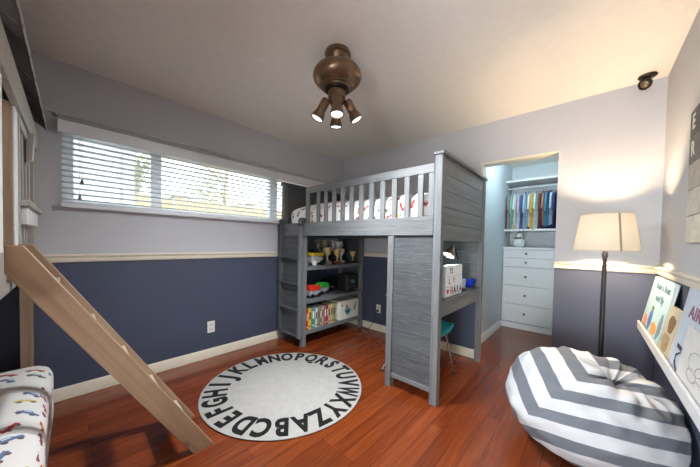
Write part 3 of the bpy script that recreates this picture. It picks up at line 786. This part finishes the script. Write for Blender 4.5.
# ---------------------------------------------------------------- ceiling fan motor with four spots
fc = Vector((-1.728, -1.557, 0)); FS = .93
cf = thing('ceiling_fan', 'bladeless bronze ceiling fan with four spotlight cups', 'ceiling fan', (fc.x, fc.y, H)); cf.scale = (FS, FS, FS)
BZ = M['bronze']
build('canopy', MB().lathe([(.088, H - .0005), (.092, H - .02), (.082, H - .028), (.086, H - .04), (.08, H - .055), (.07, H - .075), (.075, H - .088)], fc), BZ, cf)
build('motor_housing', MB().lathe([(.07, 2.352), (.09, 2.35), (.12, 2.335), (.15, 2.315), (.168, 2.29), (.172, 2.268), (.165, 2.243), (.145, 2.222), (.122, 2.212), (.122, 2.206), (.112, 2.203), (.112, 2.192), (.098, 2.190), (.095, 2.178), (.06, 2.178)], fc, seg=48), BZ, cf)
build('dark_ring', MB().lathe([(.085, 2.178), (.082, 2.166), (.06, 2.164)], fc), M['bronze_dark'], cf)
build('light_fitter', MB().lathe([(.062, 2.166), (.062, 2.12), (.054, 2.112), (.05, 2.085), (.044, 2.07), (.02, 2.062), (.002, 2.06)], fc), BZ, cf)
fwd = Vector((.738, .674))
BULB = emis('spot_bulb', (.86, .94, 1, 1), 2.5)
az0 = math.atan2(-fwd.y, -fwd.x) + radians(4)
SPOTS = []
for k in range(4):
    a = az0 + k * pi / 2
    d = Vector((cos(a), sin(a), 0)); tilt = radians((10, 30, 8, 26)[k])
    axis = d * sin(tilt) + Vector((0, 0, -cos(tilt)))
    p0 = Vector((fc.x, fc.y, 2.10)) + d * .075
    sp = build('spotlight', MB().lathe([(.006, -.012), (.026, -.006), (.031, .006), (.032, .075), (.031, .08), (.034, .088), (.045, .122), (.047, .146), (.042, .146), (.036, .12), (.03, .10), (.002, .095)], p0, axis, 28), BZ, cf)
    build('arm', MB().tube([Vector((fc.x, fc.y, 2.105)) + d * .045, p0 + Vector((0, 0, .006)) - d * .02, p0 + axis * .03 - d * .026], .008, 8), M['bronze_dark'], sp)
    build('bulb', MB().lathe([(.041, .136), (.034, .141), (.002, .143)], p0, axis, 24), BULB, sp)
    top_ = Vector((fc.x, fc.y, H)); SPOTS.append((top_ + (p0 + axis * .165 - top_) * FS, axis))

# ceiling corner device
sc_ = thing('ceiling_camera', 'small dark bronze round device on the ceiling in the far right corner', 'camera', (-.10, -3.09, H))
build('mount_plate', MB().lathe([(.048, H - .0005), (.05, H - .008), (.044, H - .014), (.03, H - .018)], (-.10, -3.09, 0)), M['bronze_dark'], sc_)
build('neck', MB().rod((-.10, -3.09, H - .018), (-.10, -3.09, H - .034), .014), M['bronze_dark'], sc_)
hx = build('head', MB().lathe([(.01, -.03), (.03, -.022), (.037, -.002), (.037, .012), (.027, .02), (.022, .012), (.002, .012)], (-.105, -3.08, H - .058), (-.75, .45, -.5), 28), M['bronze_dark'], sc_)
build('lens', MB().lathe([(.024, .0125), (.02, .016), (.002, .02)], (-.105, -3.08, H - .058), (-.75, .45, -.5), 24), plain(120, 104, 80, .3, .4), hx)

# ---------------------------------------------------------------- floor lamp
lp = Vector((-.3, -2.902, 0))
fl = thing('floor_lamp', 'black floor lamp with a lit cream drum shade beside the bean bag', 'lamp', lp)
build('base', MB().lathe([(.12, 0), (.12, .012), (.1, .022), (.02, .034)], lp, seg=40), M['black'], fl)
build('pole', MB().lathe([(.014, .03), (.013, 1.0), (.012, 1.12), (.016, 1.122), (.017, 1.15), (.012, 1.16), (.01, 1.23)], lp, seg=18), M['black'], fl)
def shade_mat():
    t = NT('cream_linen_shade'); n = t.n; out = n['Material Output']
    co = t.coords()
    df = n.new('ShaderNodeBsdfDiffuse'); tl = n.new('ShaderNodeBsdfTranslucent')
    c = t.ramp(t.noise(t.mapping(co, (60, 60, 200)), 1, 3), [(.3, lin(242, 238, 228)), (.7, lin(248, 245, 238))])
    t.link(c, df.inputs[0]); t.link(c, tl.inputs[0])
    mx = n.new('ShaderNodeMixShader'); mx.inputs[0].default_value = .72
    t.link(df.outputs[0], mx.inputs[1]); t.link(tl.outputs[0], mx.inputs[2]); t.link(mx.outputs[0], out.inputs[0])
    return t.m
sh = build('lamp_shade', MB().lathe([(.178, 1.172), (.142, 1.432), (.140, 1.432), (.176, 1.172)], lp, seg=48, cap=False), shade_mat(), fl)
build('rim', MB().lathe([(.1785, 1.170), (.1785, 1.176), (.1755, 1.176), (.1755, 1.170)], lp, seg=48, cap=False).lathe([(.1425, 1.428), (.1425, 1.434), (.1395, 1.434), (.1395, 1.428)], lp, seg=48, cap=False), plain(206, 192, 166, .6), sh)
av = math.atan2(-2.818 - lp.y, -2.997 - lp.x) + .45
sm_ = MB()
sm_.prism([lp + Vector((r_ * cos(av + e), r_ * sin(av + e), z_)) for r_, z_, e in ((.1790, 1.172, -.032), (.1790, 1.172, .032), (.1434, 1.43, .04), (.1434, 1.43, -.04))], (-.0008 * cos(av), -.0008 * sin(av), 0))
build('seam', sm_, plain(150, 138, 116, .8), sh)
build('bulb', MB().ball(lp + Vector((0, 0, 1.29)), .03).rod(lp + Vector((0, 0, 1.22)), lp + Vector((0, 0, 1.265)), .014), emis('warm_bulb', (1, .86, .64, 1), 6), fl)
build('harp', MB().box(lp.x - .141, lp.x + .141, lp.y - .003, lp.y + .003, 1.40, 1.404).rod(lp + Vector((0, 0, 1.32)), lp + Vector((0, 0, 1.404)), .003), M['black'], fl)

# ---------------------------------------------------------------- bean bag
bc = Vector((-.90, -2.83, 0)); BR = .40
pole = Vector((-.12, -.36, .86)).normalized()
bgm = MB(); res = bmesh.ops.create_uvsphere(bgm.bm, u_segments=128, v_segments=80, radius=1)
qp = Vector((0, 0, 1)).rotation_difference(pole)
for v in bgm.bm.verts:
    d = v.co.normalized(); th = math.acos(max(-1, min(1, d.z))); ph = math.atan2(d.y, d.x)
    w_ = qp @ d
    r = 1.0
    # gathered crown: folds fan out from the pole, which is pulled in
    fold = math.exp(-(th / .62) ** 2)
    r += .06 * fold * sin(8 * ph + 2.5 * sin(2 * ph)) * min(1, th / .2) + .03 * fold * sin(15 * ph + 1)
    r -= .34 * math.exp(-(th / .26) ** 2)
    nn = noise.noise(w_ * 2.1 + Vector((3, 1, 7))); n2 = noise.noise(w_ * 5.5 + Vector((1, 9, 2)))
    r += .05 * nn + .03 * n2 + .03 * max(0, w_.z) * (1 - abs(noise.noise(w_ * 4.2 + Vector((5, 2, 1)))) * 4)
    r += .014 * sin(13 * (w_.dot(Vector((.5, .6, .6)))) + 4 * nn) * max(0, w_.z + .1)
    p = w_ * r
    # squash: wide below, slightly lower on the wall side
    z = p.z
    wide = 1.05 if z < 0 else 1.05 - .06 * z
    q = Vector((p.x * BR * wide * .98, p.y * BR * wide * .96, 0))
    q.z = .265 + z * (.265 if z < 0 else .285)
    q.z += .10 * max(0, (p.y * .75 + p.x * .1)) * max(0, z)
    if q.z < .012: q.z = .0
    v.co = bc + q
    if v.co.y < YS + .02: v.co.y = YS + .02 + (v.co.y - YS - .02) * .05
for f_ in bgm.bm.faces: f_.smooth = True
o = build('bean_bag', bgm, bag_mat(), origin=(bc.x, bc.y, 0), sub=0)
for v_ in o.data.vertices: pass
tag(o, 'grey and white striped bean bag in the right corner', 'bean bag')

# ---------------------------------------------------------------- picture ledge and books on the right wall
lgz = .60
pl_ = thing('picture_ledge', 'long cream book ledge fixed low on the right wall', 'shelf', (-.9, -3.19, lgz - .02))
LR = Matrix.Translation((-.03, -3.107, 0)) @ Matrix.Rotation(0, 4, 'Z')
def led(x0, x1, y0, y1, z0, z1): return MB().box(x0, x1, y0, y1, z0, z1, M4=LR)
WPN = M['white_paint']
build('shelf', led(-1.78, 0, -.0905, -.005, .600, .616), WPN, pl_, bevel=.002)
build('front_lip', led(-1.78, 0, -.005, .007, .600, .655), WPN, pl_, bevel=.002)
build('back_board', led(-1.78, 0, -.0925, -.0905, .600, .66), WPN, pl_)
LZ = .616

def ledge_book(label, xr, xl, h, pages, cover, art, yb=-3.130, lean=.05, thick=.014, name='picture_book'):
    """XR far end, XL near end (smaller x); leaning on the wall; ART(mb, W, H) paints slightly raised shapes in cover coordinates"""
    Wd = xr - xl
    o = thing(name, label, 'book', ((xr + xl) / 2, yb, LZ), 0, 'books on the wall ledge')
    ang = math.asin(lean / h)
    # cover coords: u to the viewer's right (world -x), v up, n out of the wall (+y)
    R = Matrix(((-1, 0, 0, 0), (0, -sin(ang), cos(ang), 0), (0, cos(ang), sin(ang), 0), (0, 0, 0, 1)))
    Mx = Matrix.Translation((xr, yb, LZ + .001)) @ R
    build('cover', MB().box(0, Wd, 0, h, -.002, 0, M4=Mx).box(0, Wd, 0, h, -thick, -thick + .002, M4=Mx).box(0, .002, 0, h, -thick + .002, -.002, M4=Mx), cover, o)
    build('pages', MB().box(.002, Wd - .004, .004, h - .004, -thick + .002, -.002, M4=Mx), plain(232, 228, 218, .8), o)
    mb = MB(); mats = art(mb, Wd, h, Mx)
    build('cover_art', mb, mats, o)
    return o
def blob(mb, Mx, cx, cy, rx, ry, mi, seed=0, n=18, z=.0006):
    pts = []
    for k in range(n):
        a = 2 * pi * k / n; q = 1 + .22 * noise.noise(Vector((cos(a) * 1.5 + seed, sin(a) * 1.5, seed * .7)))
        pts.append(Mx @ Vector((cx + rx * q * cos(a), cy + ry * q * sin(a), .0001)))
    nrm = (Mx.to_3x3() @ Vector((0, 0, 1))) * z
    mb.prism(pts, nrm, mi)
def art1(mb, Wd, h, Mx):
    S = Matrix.Scale(1.5, 4, (1, 0, 0))
    mb.text('Build a Boat', .056, Mx @ Matrix.Translation((Wd * .56, h * .86, .0006)) @ S, .0012, .0004, 0)
    mb.text('and fly', .062, Mx @ Matrix.Translation((Wd * .56, h * .67, .0006)) @ S, .0012, .0004, 0)
    blob(mb, Mx, Wd * .40, h * .26, Wd * .085, h * .17, 1, 1); blob(mb, Mx, Wd * .17, h * .2, Wd * .1, h * .1, 2, 2); blob(mb, Mx, Wd * .66, h * .2, Wd * .13, h * .1, 3, 3)
    blob(mb, Mx, Wd * .40, h * .47, Wd * .05, h * .045, 4, 4); blob(mb, Mx, Wd * .88, h * .3, Wd * .07, h * .2, 5, 5); blob(mb, Mx, Wd * .25, h * .08, Wd * .2, h * .05, 6, 6)
    return [plain(60, 96, 110, .6), plain(70, 104, 160, .6), plain(216, 138, 110, .6), plain(206, 144, 72, .6), plain(96, 110, 60, .6), plain(110, 130, 140, .6), plain(150, 150, 130, .6)]
def art2(mb, Wd, h, Mx):
    blob(mb, Mx, Wd * .5, h * .68, Wd * .28, h * .18, 0, 3); blob(mb, Mx, Wd * .45, h * .3, Wd * .34, h * .18, 1, 8); blob(mb, Mx, Wd * .6, h * .25, Wd * .12, h * .08, 2, 9)
    return [plain(110, 88, 60, .6), plain(150, 138, 110, .6), plain(180, 90, 70, .6)]
def art3(mb, Wd, h, Mx):
    S = Matrix.Scale(1.45, 4, (1, 0, 0))
    mb.text('AIRPLANE', .078, Mx @ Matrix.Translation((Wd * .52, h * .74, .0006)) @ S, .002, .0004, 0)
    blob(mb, Mx, Wd * .40, h * .42, Wd * .15, h * .13, 1, 1); blob(mb, Mx, Wd * .40, h * .40, Wd * .085, h * .1, 2, 2, z=.001)
    for a, b in (((.1, .32), (.85, .27)),):
        mb.prism([Mx @ Vector((Wd * x_, h * y_, .0002)) for x_, y_ in ((a[0], a[1] + .02), (a[0], a[1] - .03), (b[0], b[1] - .03), (b[0], b[1] + .02))], (Mx.to_3x3() @ Vector((0, 0, 1))) * .0012, 1)
    ring = [Mx @ Vector((Wd * (.33 + .2 * cos(k * pi / 12)), h * (.17 + .12 * sin(k * pi / 12)), .001)) for k in range(25)]
    mb.tube(ring, .004, 6, 1)
    blob(mb, Mx, Wd * .40, h * .57, Wd * .04, h * .04, 3, 5)
    return [plain(130, 84, 100, .6), plain(52, 62, 84, .6), plain(206, 84, 110, .6), plain(150, 110, 100, .6)]
def art4(mb, Wd, h, Mx):
    for cx_, cy_, r_ in ((.45, .55, .2), (.6, .45, .14), (.4, .35, .12)):
        mb.tube([Mx @ Vector((Wd * (cx_ + r_ * cos(k * pi / 10)), h * (cy_ + r_ * .8 * sin(k * pi / 10)), .001)) for k in range(21)], .002, 6, 0)
    return [plain(176, 172, 170, .6)]
ledge_book('pale blue picture book with painted animals at the far end of the ledge', -.04, -.68, .385, 0, plain(168, 200, 210, .45), art1, yb=-3.114, lean=.066)
ledge_book('small brown picture book in front, between the two big blue books', -.70, -.935, .27, 0, plain(190, 180, 158, .45), art2, yb=-3.114, lean=.05)
ledge_book('pale grey-blue airplane picture book with a pink pilot on the ledge', -.94, -1.62, .40, 0, plain(190, 202, 214, .45), art3, yb=-3.122, lean=.058, thick=.012)
ledge_book('white picture book with a pencil drawing at the near end of the ledge', -1.14, -1.62, .25, 0, plain(216, 214, 210, .45), art4, yb=-3.1125, lean=.034, thick=.006)

# plank sign on the right wall
ws = thing('wall_sign', 'plank wall sign, dark grey at the top with white letters, on the right wall', 'sign', (-1.1, YS, 1.6))
rows = [(1.76, 1.885, (92, 90, 86)), (1.62, 1.757, (110, 106, 100)), (1.49, 1.617, (176, 168, 154)), (1.36, 1.487, (206, 198, 182)), (1.225, 1.357, (214, 206, 188))]
for z0, z1, c in rows: build('plank', MB().box(-1.5, -.80, YS + .0005, YS + .02, z0, z1), plain(*c, .7, var=.12), ws, bevel=.002)
for ch_, zc in (('E', 1.82), ('R', 1.688)): build('letter', MB().text(ch_, .10, facing_north(-.865, YS + .0205, zc), .002, .001), plain(220, 214, 200, .6), ws)

# ---------------------------------------------------------------- closet
dr = thing('dresser', 'white built-in dresser of five drawers in the closet', 'dresser', (1.73, -2.26, 0))
DX, DY0, DY1 = 1.5, -2.655, -1.875
wp = plain(216, 218, 218, .45, var=.015, name='dresser_white')
build('body', MB().box(DX + .022, CX - .005, DY0, DY1, .10, 1.145).box(DX + .05, CX - .005, DY0, DY1, 0, .10), wp, dr)
build('plinth', MB().box(DX + .012, DX + .05, DY0, DY1, .002, .085), wp, dr, bevel=.002)
build('top', MB().box(DX - .008, CX - .005, DY0, DY1, 1.145, 1.177), wp, dr, bevel=.003)
zs = [(1.03, 1.140), (.897, 1.022), (.63, .889), (.363, .622), (.105, .355)]
for z0, z1 in zs:
    d_ = build('drawer', MB().box(DX, DX + .02, DY0 + .004, DY1 - .012, z0, z1), wp, dr, bevel=.003)
    yk, zk = -2.165, (z0 + z1) / 2
    build('knob', MB().lathe([(.008, 0), (.007, .012), (.015, .02), (.014, .028), (.002, .031)], (DX, yk, zk), (-1, 0, 0), 18), plain(70, 68, 66, .3, .8), d_)
us = build('closet_shelf', MB().box(1.58, CX, CYS, -1.871, 2.13, 2.16), M['white_paint'], origin=(1.77, -2.26, 2.13), bevel=.003); tag(us, 'upper white shelf above the hanging clothes in the closet', 'shelf')
ms = build('closet_shelf', MB().box(1.55, CX, CYS, -1.871, 1.41, 1.44), M['white_paint'], origin=(1.77, -2.26, 1.41), bevel=.003); tag(ms, 'lower white shelf just under the hanging clothes in the closet', 'shelf')
ro = build('closet_rod', MB().rod((1.74, CYS, 2.06), (1.74, -1.871, 2.06), .016), plain(190, 196, 200, .35), origin=(1.74, -2.26, 2.06)); tag(ro, 'white clothes rail holding the hangers in the closet', 'rod')
def garment(y, col, L, wd, label, th=.03, sleeve=.28, tw=0):
    L = min(.535, L + .05)
    g = thing('hanging_shirt', label, 'shirt', (1.74, y, 2.06), tw, 'clothes hanging in the closet')
    hk = MB().tube([(.016 * cos(a), 0, .006 + .018 * sin(a)) for a in [radians(-10 + 20 * k) for k in range(12)]] + [(-.012, 0, -.02), (0, 0, -.045), (0, 0, -.06)], .0025, 6)
    hk.tube([(-wd * .9, 0, -.125), (0, 0, -.06), (wd * .9, 0, -.125)], .004, 6)
    build('hanger', hk, plain(216, 218, 220, .4), g, local=True)
    m = MB()
    def side(sg):
        def fn(u, v):
            a = 2 * u - 1
            half = wd * (.32 + .68 * min(1, v * 9)) if v < .12 else wd * (1.0 + .06 * v)
            top_ = -.075 - .05 * abs(a) * min(1, v * 9)
            z = top_ - L * v
            edge = (1 - abs(a) ** 6) ** .5 if abs(a) < 1 else 0
            fold = .010 * sin(a * 9 + y * 40) * v + .008 * noise.noise(Vector((a * 3, v * 3, y * 9)))
            return Vector((a * half, sg * th * (.35 + .65 * min(1, v * 3)) * edge + fold * (1 if True else 0), z))
        return fn
    m.sheet(side(1), 17, 13).sheet(side(-1), 17, 13)
    for s in (-1, 1):
        m.tube([(s * wd * .93, 0, -.135), (s * wd * 1.06, -.004, -.20), (s * wd * 1.1, -.004, -.14 - sleeve)], .014, 10)
    bmesh.ops.remove_doubles(m.bm, verts=m.bm.verts, dist=.0004)
    build('cloth', m, plain(*col, .85, var=.14), g, local=True)
    return g
GAR = [((176, 140, 140), .50, 'dusty pink shirt at the left end of the closet rail'),
       ((120, 180, 166), .56, 'mint green shirt, second from the left on the closet rail'),
       ((218, 222, 216), .40, 'white shirt, third from the left on the closet rail'),
       ((196, 190, 204), .50, 'pale lilac shirt right of the white one'),
       ((70, 84, 122), .48, 'slate blue shirt, left of the long white one'),
       ((150, 176, 196), .46, 'light blue shirt in the left half of the closet rail'),
       ((222, 226, 220), .42, 'white shirt immediately left of the mustard one'),
       ((206, 150, 52), .54, 'mustard yellow shirt in the middle of the closet rail'),
       ((186, 214, 204), .58, 'pale mint shirt immediately right of the mustard one'),
       ((120, 56, 66), .44, 'maroon shirt right of the pale mint one'),
       ((150, 122, 100), .40, 'tan brown shirt in the right half of the closet rail'),
       ((66, 112, 140), .42, 'teal blue shirt right of the tan one'),
       ((182, 200, 222), .40, 'sky blue shirt between teal and navy ones'),
       ((34, 42, 92), .42, 'navy shirt right of the sky blue one'),
       ((28, 34, 66), .46, 'dark navy shirt at the right end of the closet rail')]
for k, (col, L, lbl) in enumerate(GAR):
    y = -1.945 - k * .0415
    garment(y, col, L, .17 + .02 * (k % 3), lbl, .013 + .004 * (k % 2), .2 + .05 * (k % 2), tw=radians(-12))
o = build('storage_basket', MB().lathe([(.06, 0), (.075, .07), (.07, .07), (.056, .006)], (1.66, -1.97, 1.44), seg=24), plain(196, 188, 160, .8), origin=(1.66, -1.97, 1.44)); tag(o, 'small beige basket at the left end of the lower closet shelf', 'basket')
fo = MB()
for k in range(3): fo.box(1.60 + .01 * k, 1.90 - .01 * k, -2.56 + .008 * k, -2.14 - .01 * k, 1.441 + .036 * k, 1.475 + .036 * k)
o = build('folded_blanket', fo, plain(34, 32, 54, .9), origin=(1.75, -2.35, 1.441), bevel=.014); tag(o, 'dark folded blanket on the lower closet shelf', 'blanket')
sn = thing('snowman_figurine', 'white glass snowman figurine on the closet dresser', 'figurine', (1.64, -2.05, 1.177))
sw = plain(206, 210, 206, .25)
build('body', MB().lathe([(.05, 0), (.07, .02), (.082, .05), (.078, .085), (.055, .115), (.03, .13)], (1.64, -2.05, 1.177)), sw, sn)
build('head', MB().ball((1.64, -2.05, 1.345), .046), sw, sn)
build('scarf', MB().lathe([(.036, .12), (.052, .128), (.052, .145), (.036, .152)], (1.64, -2.05, 1.177), cap=False), plain(110, 116, 110, .8), sn)
build('hat', MB().lathe([(.045, 0), (.045, .006), (.028, .008), (.026, .035), (.002, .036)], (1.64, -2.05, 1.382)), plain(150, 156, 152, .5), sn)
for s in (-1, 1): build('arm', MB().tube([(1.60, -2.05 + s * .06, 1.27), (1.575, -2.05 + s * .09, 1.30)], .01, 8), sw, sn)

# ---------------------------------------------------------------- outside the window
gm = plain(140, 130, 104, .9)
struct('ground', MB().box(-9, 5, .14, 14, -.3, -.2), gm)
fe = thing('garden_fence', 'yellowish wooden fence outside beyond the window', 'fence', (-1.5, 2.6, -.2))
for k in range(40):
    xx = -7 + k * .26
    build('board', MB().box(xx, xx + .24, 2.6, 2.625, -.2, 1.90 + .02 * (k % 2)), plain(206, 186, 150, .8, var=.12), fe)
build('fence_rail', MB().box(-7, 3.4, 2.57, 2.6, 1.4, 1.48).box(-7, 3.4, 2.57, 2.6, .2, .28), plain(186, 156, 106, .8), fe)
def tree(x, y, label, hgt, seed, col, n=900):
    random.seed(seed)
    t_ = thing('garden_tree', label, 'tree', (x, y, -.2))
    tr = MB().tube([(x, y, -.2), (x + .05, y, hgt * .35), (x - .05, y, hgt * .6), (x + .05, y, hgt * .9)], .06, 8)
    tips = []
    for k in range(12):
        a = random.uniform(0, 2 * pi); z0 = hgt * random.uniform(.3, .8); r = random.uniform(.7, 1.5)
        e = (x + r * cos(a), y + r * .6 * sin(a), z0 + random.uniform(.2, .8)); tips.append((x, y, z0, e))
        tr.tube([(x, y, z0), ((x + e[0]) / 2, (y + e[1]) / 2, (z0 + e[2]) / 2 + .1), e], .022, 6)
    build('trunk', tr, plain(176, 168, 156, .9), t_)
    lf = MB(); v_ = lf.bm
    for k in range(n):
        b = random.choice(tips); s = random.uniform(.3, 1.15)
        p = Vector((b[0], b[1], b[2])).lerp(Vector(b[3]), s) + Vector((random.gauss(0, .2), random.gauss(0, .2), random.gauss(0, .2)))
        d = Vector((random.uniform(-1, 1), random.uniform(-1, 1), random.uniform(-1, 1))).normalized(); e = d.orthogonal().normalized()
        L = random.uniform(.035, .075); q = [p - d * L, p + e * L * .45, p + d * L, p - e * L * .45]
        v_.faces.new([v_.verts.new(c) for c in q])
    build('foliage', lf, plain(*col, .7, var=.3), t_)
tree(-1.75, 4.5, 'leafy garden tree outside, seen through the middle of the window', 3.1, 5, (150, 156, 118), 2200)
tree(1.0, 6.4, 'yellow-green garden tree outside at the right of the window', 4.2, 9, (180, 174, 112), 2200)
random.seed(3)

# ---------------------------------------------------------------- light
wd_ = bpy.data.worlds.new('sky'); bpy.context.scene.world = wd_; wd_.use_nodes = True
bg = wd_.node_tree.nodes['Background']; bg.inputs[0].default_value = (.86, .93, 1, 1); bg.inputs[1].default_value = 4.2
def light(name, typ, loc, energy, col, **kw):
    L = bpy.data.lights.new(name, typ); L.energy = energy; L.color = col
    for k, v in kw.items(): setattr(L, k, v)
    o = bpy.data.objects.new(name, L); C.objects.link(o); o.location = loc
    return o
def aim(o, d): o.rotation_euler = Vector(d).to_track_quat('-Z', 'Y').to_euler()
for i, (p, ax) in enumerate(SPOTS):
    o = light('fan_spot_light', 'SPOT', p, 58, (.90, .95, 1), spot_size=radians(150), spot_blend=1, shadow_soft_size=.035); aim(o, ax)
light('floor_lamp_light', 'POINT', lp + Vector((0, 0, 1.29)), 150, (1, .74, .47), shadow_soft_size=.035)
o = light('desk_lamp_light', 'POINT', (-.71, -1.917, 1.065), 4, (.72, .95, 1), shadow_soft_size=.012)
light('hall_fill_light', 'POINT', (XW - .75, -2.72, .85), 360, (.90, .95, 1), shadow_soft_size=.5)  # added fill lamp, out of view beyond the made-up doorway
light('closet_fill_light', 'POINT', (.75, -2.3, 2.3), 14, (.66, .88, 1), shadow_soft_size=.08)  # added cool lamp without a fixture, brightens the closet
po = light('window_portal', 'AREA', (-1.7, .13, 1.71), 1, (1, 1, 1), shape='RECTANGLE', size=2.5, size_y=.55); aim(po, (0, -1, 0)); po.data.cycles.is_portal = True

# ---------------------------------------------------------------- camera
cam = bpy.data.cameras.new('camera'); co = bpy.data.objects.new('camera', cam); C.objects.link(co)
yaw, pit, rol, fpx = .7398, -.0236, .0202, 267.3119
fv = Vector((cos(yaw) * cos(pit), sin(yaw) * cos(pit), sin(pit))); rt = Vector((sin(yaw), -cos(yaw), 0)); up = rt.cross(fv)
r2 = cos(rol) * rt + sin(rol) * up; u2 = -sin(rol) * rt + cos(rol) * up
co.matrix_world = Matrix(((r2.x, u2.x, -fv.x, -2.9969), (r2.y, u2.y, -fv.y, -2.8181), (r2.z, u2.z, -fv.z, 1.191), (0, 0, 0, 1)))
cam.sensor_width = 36; cam.lens = fpx * 36 / 700; cam.clip_start = .02
cam.shift_x = (350 - 345.2851) / 700; cam.shift_y = (249.0582 - 233.5) / 700
S = bpy.context.scene; S.camera = co
S.view_settings.view_transform = 'Standard'; S.view_settings.look = 'None'; S.view_settings.gamma = 1; S.view_settings.exposure = .16
S.view_settings.use_curve_mapping = False
S.cycles.use_denoising = True; S.cycles.max_bounces = 10; S.cycles.diffuse_bounces = 6; S.cycles.transparent_max_bounces = 12
S.cycles.sample_clamp_indirect = 6
